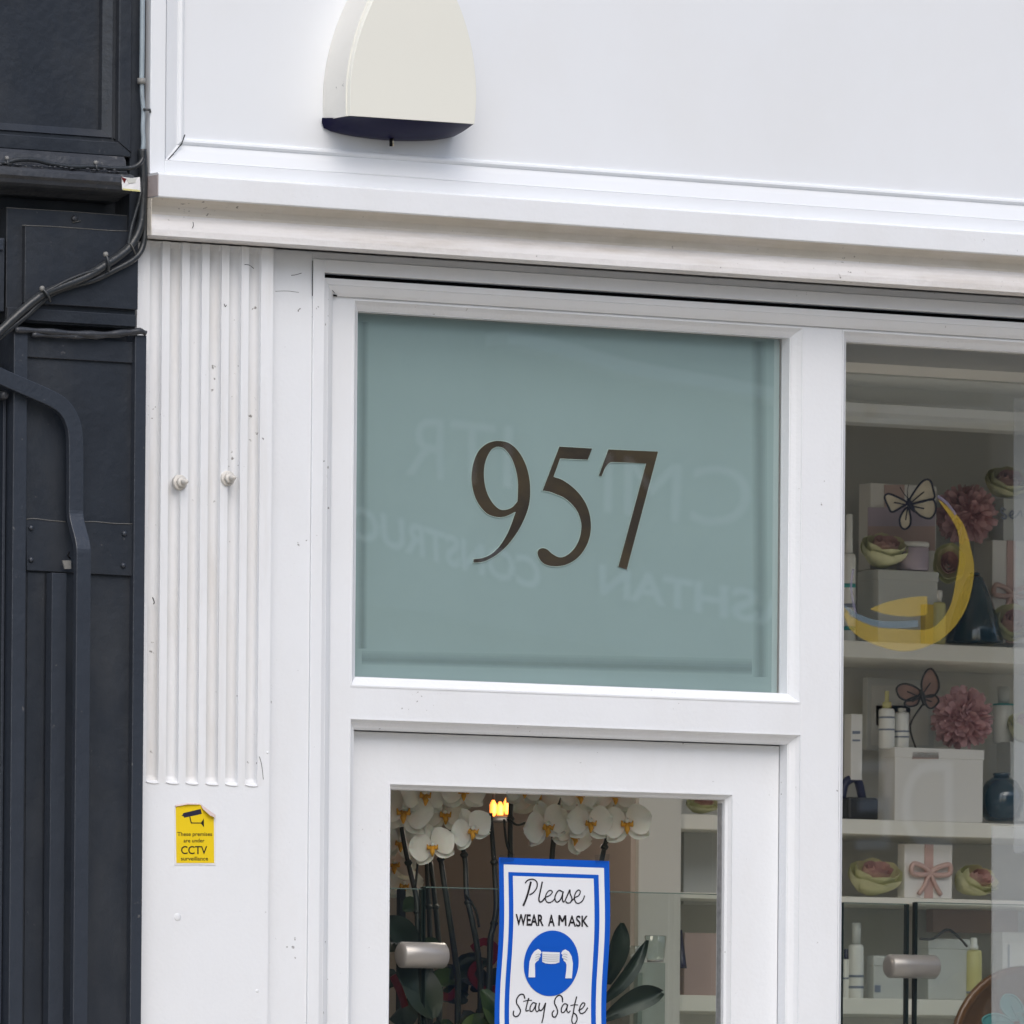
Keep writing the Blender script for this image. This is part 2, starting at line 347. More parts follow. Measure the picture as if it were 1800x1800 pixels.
# pilaster with flutes
zft = zb-.003; zfb = ZA(360, 1378, 0)
def pil_profile():
    pts = [(xL, 0)]
    c0 = XA(268, 1300, 0); c1 = XA(442, 1300, 0); pitch = (c1-c0)/5; hw = .0138
    for i in range(6):
        c = c0+i*pitch
        for k in range(15):
            a = math.pi*k/14; pts.append((c-hw*math.cos(a), .0175*math.sin(a)**.6))
    pts.append((xP, 0)); return pts, c0, pitch, hw
pp, c0, pitch, hw = pil_profile()
mb = MB(); n = len(pp)
rows = []; NR = 90
for j in range(NR+1):
    z = zfb+.014+(zft-zfb-.014)*j/NR
    def tp(x, y):
        e = (zft-z)/(.022+.012*math.sin(x*90)); return y*min(1, .35+.65*max(0, e)**.5)
    rows.append([(x+.0005*math.sin(z*7+x*30)*(y > .002), tp(x, y), z) for x, y in pp])
for a_, b_ in ((.35, .011), (.75, .005), (1.0, .0)):          # round bottoms
    rows.insert(0, [(x if y == 0 else x, y*math.sqrt(max(0, 1-a_*a_)), zfb+b_) for x, y in pp])
rows.insert(0, [(x, 0, zfb-.001) for x, y in pp])
vs = [p for r_ in rows for p in r_]; fs = [(j*n+i, j*n+i+1, (j+1)*n+i+1, (j+1)*n+i) for j in range(len(rows)-1) for i in range(n-1)]
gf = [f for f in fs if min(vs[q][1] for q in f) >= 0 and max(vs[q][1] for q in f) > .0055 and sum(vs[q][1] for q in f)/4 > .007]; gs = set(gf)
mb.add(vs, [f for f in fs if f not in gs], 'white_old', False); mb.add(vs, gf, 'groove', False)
for i in range(6):                                            # raised lips under each flute
    c = c0+i*pitch
    mb.tube(smooth_curve([(c-hw, -.0008, zfb+.001), (c-hw*.4, -.0006, zfb-.0012), (c+hw*.5, -.0008, zfb-.0018), (c+hw*1.05, -.0002, zfb-.0005)], 4), .0014, 'white_old', 6)
mb.add([(xL, 0, 0), (xP, 0, 0), (xP, 0, zfb-.001), (xL, 0, zfb-.001)], [(0, 1, 2, 3)], 'white')
mb.add([(xL, 0, 0), (xL, .3, 0), (xL, .3, zft), (xL, 0, zft)], [(0, 1, 2, 3)], 'white_old')
mb.add([(xP, 0, 0), (xP, .3, 0), (xP, .3, zft), (xP, 0, zft)], [(0, 1, 2, 3)], 'white_old')
pil = mb.build('pilaster', shop)
for (px, py) in ((316, 848), (400, 841)):
    mb = MB(); p = P(px, py, -.001); c = (p.x, 0, p.z)
    mb.lathe(c, [(.0155, .004), (.0155, -.003), (.013, -.0045), (.0075, -.0046)], 'bolt', 24, 'y')
    mb.lathe(c, [(.0105, -.0047), (.0105, -.011), (.009, -.013), (.0045, -.0132)], 'bolt', 6, 'y')
    mb.lathe(c, [(.0045, -.0133), (.0048, -.022), (.0043, -.03), (.0032, -.0325)], 'bolt', 12, 'y')
    tag(mb.build('bolt', pil), 'painted bolt with washer and nut on the fluted pilaster')
# small paint chip lumps on pilaster foot
mb = MB()
for (px, py, r_) in ((312, 1612, .009), (452, 1742, .004), (470, 1323, .003)):
    mb = MB(); p = P(px, py, 0); mb.lathe((p.x, .0005, p.z), [(r_, 0), (r_*.7, -.0012), (r_*.2, -.0018)], 'white', 12, 'y'); mb.build('paint_blister', pil)
# strip + header band + fillet
xS = XA(548, 620, .026); zS = ZA(1100, 490, .022)
mb = MB(); mb.box(xP, xS, .026, .3, 0, zb-.0005, 'white'); mb.box(xS, XR, .026, .3, zS, zb-.0005, 'white')
mb.build('wall_strip', shop, .001)
mb = MB(); fl = .0265; zg = zS-fl      # fillet and dark slot
mb.box(xS+.0005, xS+fl, .022, .3, 0, zS-.0005, 'white'); mb.box(xS+fl, XR, .022, .06, zg, zS-.0005, 'white')
mb.build('fillet', shop, .001)
xm = xS+fl+.003; zm = zg-.0095
mb = MB(); mb.box(xS+fl, XR, .062, .3, zm-.02, zS-.001, 'dark'); mb.build('shutter_slot', shop)
mb = MB(); mb.add([(xm-.003, .032, 0), (xm, .032, 0), (xm, .032, zm), (xm-.003, .032, zm+.003)], [(0, 1, 2, 3)], 'white')
mb.sweep_frame(xm, XR, 0, zm, [(0, .06), (0, .034), (.0015, .033), (.012, .036), (.013, .0385), (.014, .038), (.026, .047), (.0325, .0535), (.033, .0605)], 'white', bottom=False)
mb.build('frame_moulding', shop)
# frame face pieces
xf0 = xm+.033; zf1 = zm-.033
xo0 = XA(614, 1289, YF); xo1 = XA(1408.5, 1289, YF); zo1 = ZA(1010, 1276, YF)      # door opening
xt0 = XA(618.5, 800, YF); xt1 = XA(1411, 800, YF); zt1 = ZA(1110, 556, YF); zt0 = ZA(1010, 1222, YF)   # transom opening
xd0 = XA(1478, 900, YF)                                                     # display window opening
mb = MB()
mb.box(xf0, xt0, YF, .2, zt0, zf1-.0003, 'white'); mb.box(xf0, xo0, YF, .2, 0, zo1, 'white')
mb.box(xf0, xo1, YF, .2, zo1, zt0, 'white')
mb.box(xt0, xt1, YF, .2, zt1, zf1-.0003, 'white')
mb.box(xd0, XR, YF, .2, zt1, zf1-.0003, 'white')
mb.box(xd0, XR, YF, .2, 0, .65, 'white')
tf = mb.build('window_frame', shop)
mb = MB(); mb.box(xt1, xd0, YF-.0005, .2, 0, zf1-.0003, 'white'); mb.build('mullion', shop, .0012)
for pts, Yc_, rr in (([(484, 512), (505, 511.5), (525, 514)], .0260, .0004), ([(512, 484), (520, 483), (530, 480)], .0260, .0006), ([(484, 431), (500, 431.5), (520, 433)], .0257, .0010), ([(545, 437), (580, 439), (620, 442)], .0257, .0011), ([(636, 443), (700, 447), (790, 453)], .0257, .0009),
        ([(850, 456), (960, 463), (1040, 468)], .0257, .0009), ([(549, 458), (549, 466), (549, 520)], .0217, .0008), ([(586, 519), (589, 519.5), (592, 520)], .05, .0018), ([(1463, 570), (1468, 571), (1472, 569)], .058, .0022), ([(585, 490), (578, 500), (588, 515)], .045, .0006),
        ([(394, 534), (396, 539), (398, 536)], -.0006, .0006), ([(430, 465), (438, 466), (446, 472)], -.0006, .0006), ([(268, 1050), (271, 1058), (270, 1062)], -.0006, .0011), ([(456, 1330), (460, 1345), (463, 1370)], -.0006, .0005),
        ([(339, 390), (340, 396), (338, 401)], -.0605, .0007), ([(262, 318), (266, 324), (268, 330)], -.05, .0009)):
    mb = MB(); mb.tube(smooth_curve([P(a, b, Yc_) for a, b in pts], 4), rr, 'dark', 5); mb.build('hairline_crack', shop)
# transom light
BEAD = [(0, YF), (0, YF-.0012), (.0035, YF-.0012), (.0042, YF+.001), (.0105, YF+.009), (.0175, YF+.0155), (.0195, YF+.0175), (.0198, YF+.019), (.0217, YF+.0195), (.0217, YG+.002)]
tw = thing('transom_window', (0, YG, zt0), None, None)
tw.parent = shop; tw.matrix_parent_inverse = shop.matrix_world.inverted()
mb = MB(); mb.sweep_frame(xt0, xt1, zt0, zt1, BEAD, 'white'); mb.build('glazing_bead', tw)
gx0, gx1, gz0, gz1 = xt0+.0215, xt1-.0215, zt0+.0215, zt1-.0215
mb = MB(); mb.add([(gx0, YG, gz0), (gx1, YG, gz0), (gx1, YG, gz1), (gx0, YG, gz1)], [(0, 1, 2, 3)], 'transom_glass'); mb.build('pane', tw)
mb = MB(); mb.box(gx0, gx1, YG+.010, YG+.014, gz0, gz1, 'film_edge'); mb.build('frosted_pane', tw)
fx0, fx1, fz0, fz1 = gx0+.0005, gx1-.0005, gz0+.0005, gz1-.0005
mb = MB(); mb.box(fx0, fx1, YG+.0085, YG+.0096, fz0, fz1, 'film'); mb.build('frosted_film', tw)
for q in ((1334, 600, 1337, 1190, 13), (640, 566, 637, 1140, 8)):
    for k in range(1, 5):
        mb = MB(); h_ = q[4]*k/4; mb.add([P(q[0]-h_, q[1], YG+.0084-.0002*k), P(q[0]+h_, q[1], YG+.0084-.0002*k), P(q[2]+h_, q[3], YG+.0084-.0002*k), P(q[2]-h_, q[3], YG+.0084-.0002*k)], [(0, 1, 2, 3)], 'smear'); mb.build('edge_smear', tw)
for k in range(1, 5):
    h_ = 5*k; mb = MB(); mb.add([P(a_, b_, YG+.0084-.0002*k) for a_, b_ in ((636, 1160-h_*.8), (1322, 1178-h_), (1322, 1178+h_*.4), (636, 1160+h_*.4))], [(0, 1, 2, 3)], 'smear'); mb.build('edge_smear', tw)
# numerals traced on the glass plane
A9o = [(1150,335),(1230,350),(1300,405),(1355,490),(1390,590),(1405,700),(1400,820),(1370,930),(1310,1050),(1230,1160),(1140,1240),(1050,1290),(990,1303),(952,1303),(952,1270),(1010,1265),(1080,1240),(1150,1180),(1210,1090),(1250,1000),(1285,900),(1240,925),(1190,942),(1130,942),(1060,915),(1000,850),(960,770),(938,670),(938,590),(955,500),(990,420),(1040,370),(1090,345)]
A9i = [(1155,387),(1200,405),(1250,470),(1285,560),(1303,660),(1303,740),(1300,815),(1260,860),(1210,880),(1160,875),(1110,830),(1065,750),(1043,660),(1040,570),(1055,490),(1090,420),(1120,395)]
A5 = [(1632,380),(1895,395),(1860,490),(1640,480),(1590,622),(1660,645),(1750,710),(1820,790),(1865,880),(1885,980),(1880,1080),(1845,1180),(1780,1265),(1700,1315),(1620,1333),(1540,1325),(1490,1295),(1460,1240),(1465,1200),(1500,1183),(1540,1195),(1580,1230),(1640,1257),(1700,1235),(1755,1180),(1790,1110),(1805,1030),(1800,970),(1775,900),(1730,840),(1670,790),(1620,768),(1560,745),(1497,733)]
A7 = [(2020,402),(2417,422),(2169,1358),(2097,1333),(2317,517),(2060,508),(2030,515),(2000,550),(1968,622),(1943,612)]
def seg_smooth(pts, sharp, n=4):       # smooth between sharp corners
    k = sorted(sharp)
    if not k: return [tuple(p)[:2] for p in closed_smooth([(a, b, 0) for a, b in pts], n)]
    out = []; m_ = len(pts)
    for i, a in enumerate(k):
        b = k[(i+1) % len(k)]; b2 = b if b > a else b+m_
        seg = [pts[j % m_] for j in range(a, b2+1)]
        c = smooth_curve([(p[0], p[1], 0) for p in seg], n) if len(seg) > 2 else [Vector((*seg[0], 0)), Vector((*seg[1], 0))]
        out += [(p.x, p.y) for p in c[:-1]]
    return out
o9 = seg_smooth(A9o, [13, 14, 20]); i9 = seg_smooth(A9i, [6]); o5 = seg_smooth(A5, [0, 1, 2, 3, 4, 33]); o7 = seg_smooth(A7, [0, 1, 2, 3, 4, 5, 8, 9])
def num(Y, mt, name, loops, grow=0):
    mb = MB(); L3 = [[P(620+a/4.5, 700+b/4.5, Y) for a, b in l] for l in loops]
    mb.plate(L3, .0006, mt); return mb.build(name, tw)
for loops in ([o9, i9], [o5], [o7]):
    num(YG+.0070, 'digit', 'house_number', loops)
    mb = MB()
    for l in loops:
        pts = [P(620+a/4.5, 700+b/4.5, YG+.0076) for a, b in l]; mb.tube(pts+[pts[0]], .0011, 'film_rim', 4, False)
    mb.build('number_outline', tw)
# display window glass and bead
mb = MB(); mb.sweep_frame(xd0, XR, .65, zt1, BEAD, 'white'); mb.build('display_bead', shop)
mb = MB(); mb.add([(xd0+.0215, YG, .67), (XR-.02, YG, .67), (XR-.02, YG, zt1-.0215), (xd0+.0215, YG, zt1-.0215)], [(0, 1, 2, 3)], 'glass'); mb.build('display_pane', shop)
mb = MB(); mb.box(xd0+.019, xd0+.0225, YG-.003, YG+.02, .67, zt1-.03, 'gasket')
# door
YD = .11
mb = MB()
DB = [(0, YF), (0, YF-.001), (.0025, YF-.001), (.003, YF+.002), (.008, YF+.010), (.015, YF+.0155), (.0195, YF+.018), (.0198, YF+.0195), (.0215, YF+.0200), (.0215, YD+.001)]
mb.sweep_frame(xo0, xo1, 0, zo1, DB, 'white', bottom=False); mb.build('door_architrave', shop)
mb = MB(); mb.box(xo0, xo1, YD+.056, .2, zo1-.06, zo1, 'white'); mb.box(xo0, xo0+.04, YD+.056, .2, 0, zo1-.06, 'white'); mb.box(xo1-.04, xo1, YD+.056, .2, 0, zo1-.06, 'white'); mb.build('door_stop', shop)
door = thing('door', (xo0, YD, 0), None, None); door.parent = shop; door.matrix_parent_inverse = shop.matrix_world.inverted()
xdl = xo0+.0215+.0015; xdr = xo1-.0215-.0015; zdt = zo1-.0215-.0025
YGD = .148
xg0 = XA(681, 1600, YD); xg1 = XA(1288, 1600, YD); zgt = ZA(985, 1385, YD)
mb = MB(); mb.box(xdl, xg0, YD, YD+.05, .02, zdt, 'white'); mb.box(xg1, xdr, YD, YD+.05, .02, zdt, 'white')
mb.box(xg0, xg1, YD, YD+.05, zgt, zdt, 'white'); mb.box(xg0, xg1, YD, YD+.05, .02, .75, 'white')
mb.build('door_leaf', door)
mb = MB(); mb.sweep_frame(xg0, xg1, .75, zgt, [(0, YD), (0, YD-.0012), (.0035, YD-.0012), (.004, YD+.001), (.0085, YD+.009), (.0125, YD+.013), (.013, YD+.0145), (.0135, YGD+.004)], 'white'); mb.build('glazing_bead', door)
mb = MB(); mb.add([(xg0+.013, YGD, .76), (xg1-.013, YGD, .76), (xg1-.013, YGD, zgt-.013), (xg0+.013, YGD, zgt-.013)], [(0, 1, 2, 3)], 'door_glass'); mb.build('pane', door)
mb = MB(); mb.box(xg1-.0155, xg1-.0134, YGD-.016, YGD-.001, .77, zgt-.02, 'gasket')
mb.build('gasket', door)
mb = MB(); mb.box(xL, XR, .3, .5, zsb-.25, 4.9, 'ceil'); mb.build('lintel', shop)
# upper storey and room shell
mb = MB(); mb.box(xL, XR, .0, .5, 4.9, 9.0, 'brick'); mb.build('upper_wall', shop)
ZC = zt1+.30
mb = MB(); mb.box(xL, 5.5, .5, 5.0, ZC, ZC+.1, 'ceil'); mb.build('shop_ceiling', shop)
mb = MB(); mb.box(xL, 5.5, .2, 5.0, -.05, .02, 'floor'); mb.build('shop_floor', shop)
mb = MB(); mb.box(xL, 5.5, 5.0, 5.1, 0, ZC, 'wall_in'); mb.box(xL-.05, xL, .3, 5.0, 0, ZC, 'wall_in'); mb.box(5.5, 5.6, .3, 5.0, 0, ZC, 'wall_in'); mb.build('shop_wall', shop)

# ------------------------------------------------------------------ black shopfront
blk = thing('black_shopfront', (xL-1, 0, 0), 'charcoal black painted wooden shopfront beside the white one', 'shopfront')
XB = -3.6; xe = xL-.004
def bz(py, Y, px=120): return ZA(px, py, Y)
mb = MB(); mb.box(XB, xe, .03, .4, 0, 9, 'black'); mb.build('wall', blk)
# signboard
Yb = 0.0
xr_o = XA(231, 120, -.035); zb_o = bz(269, -.035)
mb = MB(); mb.box(XB, xr_o+.0, -.0, .03, zb_o, 4.9, 'black'); sbb = mb.build('signboard', blk)
PR = [(0, .0), (0, -.035), (.002, -.037), (.026, -.037), (.028, -.035), (.0285, -.022), (.036, -.022), (.0375, -.026), (.053, -.012), (.0545, -.0)]
mb = MB(); mb.sweep_frame(XB, xr_o, zb_o, 4.9, PR, 'black'); mb.build('panel_moulding', sbb)
# cornice of black front
zc1 = zb_o-.0005; zc2 = bz(302, -.085); zc3 = bz(330, -.085); zc4 = bz(366, -.02)
mb = MB(); mb.prism_x([(.03, zc1), (-.040, zc1), (-.048, zc1-.008), (-.052, zc2+.014), (-.058, zc2+.008), (-.082, zc2+.002), (-.088, zc2-.004), (-.089, zc2-.014), (-.082, zc2-.02), (-.080, zc3+.004), (-.072, zc3), (-.03, zc3-.006), (-.015, zc3-.012), (.03, zc3-.014)], XB, XA(236, 315, -.085), 'black_worn'); mb.build('cornice', blk)
mb = MB()
for i in range(26):
    xx = XA(-20+i*9.5, 300, -.09); mb.lathe((xx, -.062-random.random()*.018, zc2+.006+random.random()*.004), [(.004+random.random()*.004, 0), (.003, .002), (.001, .003)], 'black_worn', 8)
mb.build('paint_drip', blk)
mb = MB(); mb.box(xr_o+.0005, xL-.0012, -.030, .0298, ZA(255, 425, -.03), 4.9, 'black'); mb.build('return_board', blk)
mb = MB(); mb.tube([P(186, 231, -.002), P(201, 245, -.024), P(207, 247, -.024)], .0012, 'dark', 5); mb.tube([P(207, 248, -.0375), P(231, 269, -.0375)], .0009, 'dark', 5); mb.build('mitre_crack', sbb)
# capital block
Yc = -.02
xa, xb_ = XA(11, 450, Yc), XA(239, 450, Yc)
zt_ = bz(371, Yc); zb2 = bz(571, Yc)
mb = MB(); mb.box(xa, xb_, Yc, .03, zb2, zt_, 'black'); cap = mb.build('pilaster_capital', blk, .0012)
mb = MB(); mb.box(XA(39, 450, Yc), xb_-.001, Yc-.012, Yc, bz(538, Yc), bz(401, Yc), 'black')
mb.box(xa+.0005, xb_-.0015, Yc-.006, Yc, bz(568, Yc), bz(547, Yc), 'black'); mb.build('raised_panel', cap, .0012)
mb = MB(); p = P(130, 384, Yc); mb.lathe((p.x, Yc, p.z), [(.0065, 0), (.006, -.004), (.003, -.006)], 'black_worn', 12, 'y')
p = P(133, 390, Yc); mb.tube([P(128, 391, Yc-.002), P(142, 388, Yc-.002)], .0012, 'edge', 5); mb.build('screw', cap)
mb = MB(); mb.tube(smooth_curve([P(x, y, Yc-.0125) for x, y in ((39, 396), (90, 398), (150, 402), (190, 405), (228, 406))], 3), .0009, 'edge', 5)
mb.tube([P(x, y, Yc-.0005) for x, y in ((11, 365), (60, 368), (130, 372), (190, 377), (234, 380))], .0007, 'edge', 5); mb.build('worn_edge', cap)
# left neighbours at the frame edge
mb = MB(); mb.box(XB, XA(8, 480, -.03), -.03, .03, bz(548, -.03, 5), bz(418, -.03, 5), 'black')
mb.box(XB, XA(6, 430, -.035), -.036, .03, bz(440, -.035, 5), bz(420, -.035, 5), 'black_bar'); mb.build('side_block', blk, .002)
# roller-shutter guide
Yg2 = -.040
gt = bz(585, Yg2)
x0g, x1g = XA(24, 700, Yg2), XA(48, 700, Yg2); x2g, x3g = XA(237, 700, Yg2), XA(257, 700, Yg2)
gd = thing('shutter_guide', (x0g, Yg2, 0), None, None); gd.parent = blk; gd.matrix_parent_inverse = blk.matrix_world.inverted()
mb = MB(); mb.box(x0g, x1g, Yg2, .03, 0, gt, 'black_bar'); mb.box(x2g, x3g, Yg2, -.001, 0, gt+.004, 'black_bar'); mb.build('guide_rail', gd, .0015)
Yp = -.024
mb = MB(); mb.box(x1g, x2g, Yp, .02, 0, gt-.012, 'black'); mb.build('back_panel', gd)
mb = MB(); mb.box(x1g, x2g, Yp-.006, Yp, bz(632, Yp), gt-.010, 'black'); mb.build('top_rail', gd, .001)
capc = [(24, 579), (50, 578), (60, 584), (100, 589), (150, 592), (200, 588), (240, 582), (257, 583)]
mb = MB()
cc = smooth_curve([(x, y, 0) for x, y in ((26, 578), (60, 579), (100, 582), (150, 585), (190, 585), (225, 582), (245, 580), (256, 584))], 5)
mb.tube([P(p.x, p.y+2, Yg2-.004) for p in cc], [.0058+.0012*math.sin(i*.9) for i in range(len(cc))], 'black_worn', 10)
cc = smooth_curve([(x, y, 0) for x, y in ((56, 590), (100, 592), (150, 594), (200, 592), (240, 587))], 5)
mb.tube([P(p.x, p.y-2, Yg2-.002) for p in cc], [.0048+.0012*math.sin(i*1.7) for i in range(len(cc))], 'black_worn', 10)
mb.build('cap', gd)
Yq = Yp-.008
mb = MB(); L4 = [P(46, 915, Yq), P(235, 921, Yq), P(233, 1012, Yq), P(47, 1002, Yq)]; mb.plate([L4], .006, 'black'); pl = mb.build('fixing_plate', gd)
mb = MB(); mb.tube(smooth_curve([P(x, y, Yq-.0006) for x, y in ((46, 913), (60, 911.5), (90, 915), (115, 917))], 4), [.001]*13, 'edge', 5)
mb.tube(smooth_curve([P(x, y, Yq-.0006) for x, y in ((148, 917), (170, 917), (200, 920), (235, 921))], 4), [.001]*13, 'edge', 5); mb.build('worn_edge', pl)
for (px, py) in ((54, 928), (54, 984), (218, 938), (216, 994)):
    mb = MB(); p = P(px, py, Yq); mb.lathe((p.x, Yq, p.z), [(.0055, .001), (.0052, -.003), (.0035, -.0052), (.001, -.006)], 'black_bar', 14, 'y'); mb.build('rivet', pl)
mb = MB(); mb.plate([[P(110, 985, -.05), P(125, 985, -.05), P(125, 1000, -.05), P(114, 1000, -.05)]], .004, 'clip'); mb.tube([P(122, 970, -.05), P(119, 977, -.05), P(124, 982, -.05)], .0016, 'dark', 6); mb.build('latch', pl)
# channel + bar below the plate
mb = MB(); xb0, xb1 = XA(90, 1200, -.055), XA(115.5, 1200, -.055)
mb.box(xb0, xb1, -.055, -.03, 0, bz(1008, -.055), 'black_bar'); mb.build('flat_bar', gd, .001)
mb = MB(); mb.box(XA(45, 1400, Yp-.002), xb0-.002, Yp-.0025, Yp, 0, bz(1010, Yp), 'black'); mb.box(xb1-.004, XA(131, 1200, -.028), Yp-.003, Yp, 0, bz(1003, Yp), 'black'); mb.build('recess', gd)
# left edge strips
mb = MB(); mb.box(XB, XA(0, 900, .0)-.01, -.0, .03, 0, bz(640, 0), 'black'); mb.box(XA(3, 900, -.01), XA(8, 900, -.01), -.014, .03, 0, bz(700, -.01, 5), 'black_bar'); mb.build('door_frame', blk, .001)
# awning arm: bent flat bar, standing proud of the guide
arm = thing('awning_arm', P(134, 1700, -.06), 'bent charcoal steel arm rising in front of the black shopfront pilaster', 'awning arm')
Ya = -.052; Yb2 = -.086; mb = MB()
path = [(-70, 627), (0, 662), (50, 684), (92, 703), (112, 718), (124, 738), (130, 762), (131.5, 800), (131.5, 850), (131.3, 898)]
pc = smooth_curve([(a, b, 0) for a, b in path], 8); hw_ = .0158
world = [P(p.x, p.y, Ya) for p in pc]; xk, zk = world[-1].x, world[-1].z
for k in range(1, 13):
    t = k/12; world.append(Vector((xk, Ya+(Yb2-Ya)*(t*t*(3-2*t)), zk-.085*t)))
for k in range(1, 30): world.append(Vector((xk, Yb2, zk-.085-k*.045)))
vs = []
for i, p in enumerate(world):
    t = (world[min(i+1, len(world)-1)]-world[max(i-1, 0)]).normalized(); sd_ = t.cross(Vector((0, 1, 0))).normalized(); nd_ = sd_.cross(t).normalized()
    for s_ in (-1, 1):
        for yy in (-.007, .007): vs.append(p+sd_*hw_*s_+nd_*yy)
fs = []
for i in range(len(world)-1):
    a = i*4; b = a+4
    fs += [(a, a+2, b+2, b), (a+1, b+1, b+3, a+3), (a, b, b+1, a+1), (a+2, a+3, b+3, b+2)]
fs += [(0, 1, 3, 2), tuple(len(world)*4-4+k for k in (0, 2, 3, 1))]
mb.add(vs, fs, 'black_bar'); mb.build('flat_arm', arm, .0015)
mb = MB(); p = P(4, 695, -.03); mb.lathe((p.x, -.03, p.z), [(.009, .03), (.009, -.01), (.006, -.014)], 'black_worn', 14, 'y'); mb.build('pivot_bolt', arm)

# cables
def cable(name, pts, r, Y, mt, label, cat='cable', n=7):
    Ys = Y if isinstance(Y, (list, tuple)) else [Y]*len(pts)
    w3 = smooth_curve([P(a, b, y) for (a, b), y in zip(pts, Ys)], n)
    t = thing(name, w3[0], label, cat); mb = MB(); mb.tube(w3, r, mt, 12); mb.build('sheath', t); return t, w3
ca, _ = cable('cable', [(-30, 612), (0, 582), (40, 545), (75, 518), (110, 503), (150, 487), (190, 463), (222, 440), (240, 415), (249, 385), (252, 340), (252, 300), (250, 262)], .0085, [-.05]*7+[-.045, -.042, -.042, -.042, -.042, -.042], 'cable', 'thickest black cable looping down from the wall joint across the black shopfront')
for (a, b) in (((186, 447), (190, 478)), ((74, 507), (88, 530))):
    mb = MB(); mb.tube(smooth_curve([P(a[0], a[1], -.058), P((a[0]+b[0])/2+3, (a[1]+b[1])/2, -.064), P(b[0], b[1], -.055)], 4), .0028, 'cable', 8); mb.lathe(tuple(P(a[0], a[1], -.058)), [(.005, .003), (.0055, -.001), (.003, -.004)], 'clip', 10, 'y'); mb.build('cable_clip', ca)
mb = MB(); mb.tube(smooth_curve([P(224, 426, -.04), P(232, 432, -.055), P(239, 450, -.04), P(240, 458, -.03)], 4), .0015, 'edge', 6); mb.build('cable_tie', ca)
cable('cable', [(-30, 620), (0, 592), (45, 556), (85, 520), (125, 503), (165, 492), (200, 475), (232, 458), (248, 440), (254, 415), (254, 370), (253, 330)], .0062, [-.042]*8+[-.038, -.038, -.038, -.038], 'cable', 'black cable hanging lowest under the thickest cable, beside the white pilaster')
cable('cable', [(226, 430), (231, 400), (238, 375), (245, 350), (250, 320), (251, 285)], .0034, [-.046, -.046, -.046, -.046, -.046, -.046], 'cable', 'thin straight black wire slanting from the cable tie up to the joint')
cable('cable', [(70, 519), (84, 511), (120, 492), (150, 480), (172, 474)], .0026, -.056, 'cable', 'thinnest black wire running just above the thickest cable')
hc, _ = cable('cable', [(-20, 285), (10, 286), (30, 281), (60, 281), (90, 288), (125, 293), (165, 293), (200, 296), (230, 295), (245, 288), (251, 278)], .0048, -.066, 'cable', 'wavy black cable lying along the ledge of the black signboard')
for (a, b) in ((12, 278), (168, 286)):
    mb = MB(); p = P(a, b, -.068); mb.tube([p, P(a+3, b+14, -.074)], .003, 'cable', 7); mb.lathe(tuple(p), [(.0045, .002), (.004, -.003), (.002, -.004)], 'clip', 9, 'y'); mb.build('cable_clip', hc)
pi, _ = cable('conduit', [(251, -60), (250.5, 0), (250, 60), (249.5, 110), (249, 140)], .0052, -.043, 'pipe', 'pale grey conduit running down the joint between both shopfronts', 'conduit')
mb = MB(); mb.lathe(tuple(P(249, 143, -.043)), [(.0085, -.005), (.009, 0), (.0085, .006)], 'clip', 12); mb.build('collar', pi)
wv, _ = cable('cable', [(249.5, 144), (250, 170), (252, 195), (251, 225), (252, 250), (249, 280)], .0045, -.043, 'pipe', 'pale scuffed wire below the conduit collar in the joint', 'cable')
mb = MB(); mb.tube([P(252, 192, -.050), P(264, 193, -.052), P(264, 198, -.052)], .0024, 'cable', 7); mb.build('cable_clip', wv)
# scrap sticker on ledge end
ss = thing('paper_scrap', P(230, 324, -.09), 'torn white and red paper scrap on the end of the black cornice', 'paper scrap')
mb = MB(); mb.plate([[P(214, 311, -.091), P(232, 313, -.092), P(246, 311, -.091), P(247, 337, -.091), P(231, 335, -.092), P(215, 333, -.091)]], .0012, 'sticker_white'); mb.build('paper', ss)
mb = MB(); mb.plate([[P(213, 311, -.0925), P(222, 314, -.0925), P(219, 322, -.0925)]], .0005, 'red'); mb.plate([[P(222, 313, -.0926), P(240, 313, -.0926), P(238, 321, -.0926), P(226, 322, -.0926)]], .0005, 'carton_grey'); mb.plate([[P(216, 331, -.0926), P(246, 334, -.0926), P(246, 337, -.0926), P(216, 334, -.0926)]], .0005, 'yellow_bot'); mb.build('print', ss)

# ------------------------------------------------------------------ alarm box
YA0 = -.0305; DA = .103; YA1 = YA0-DA
al = thing('alarm_box', P(700, 220, YA0), 'cream bell-shaped alarm box with dark blue lens on the white signboard', 'alarm box')
def arch(px0, dx=0, s=1.0):
    L_ = [(612, 203), (611.5, 170), (613, 135), (619, 95), (630, 52), (645, 12), (664, -28), (690, -68), (725, -98)]
    R_ = [(755, -88), (785, -45), (808, 0), (824, 45), (835, 92), (840.5, 140), (841, 180), (838, 218)]
    pts = smooth_curve([(a, b, 0) for a, b in L_+R_], 4); return pts
front = [P(p.x, p.y, YA1) for p in arch(0)]
cx = sum(p.x for p in front)/len(front); cz = front[0].z+.12
def inset(pts, k, Y): return [Vector((cx+(p.x-cx)*k, Y, max(p.z*1.0, 0) if False else (front[0].z+(p.z-front[0].z)*k))) for p in pts]
lay = [inset(front, 1.0, YA0), inset(front, 1.0, YA1+.012), inset(front, .997, YA1+.009), inset(front, .982, YA1+.0085), inset(front, .968, YA1+.001), inset(front, .962, YA1)]
mb = MB(); n = len(front)
for k in range(len(lay)-1):
    a, b = lay[k], lay[k+1]; mb.add(a+b, [(i, i+1, n+i+1, n+i) for i in range(n-1)], 'alarm_side' if k < 1 else 'alarm', k in (0,))
mb._cap([lay[-1]], 'alarm')
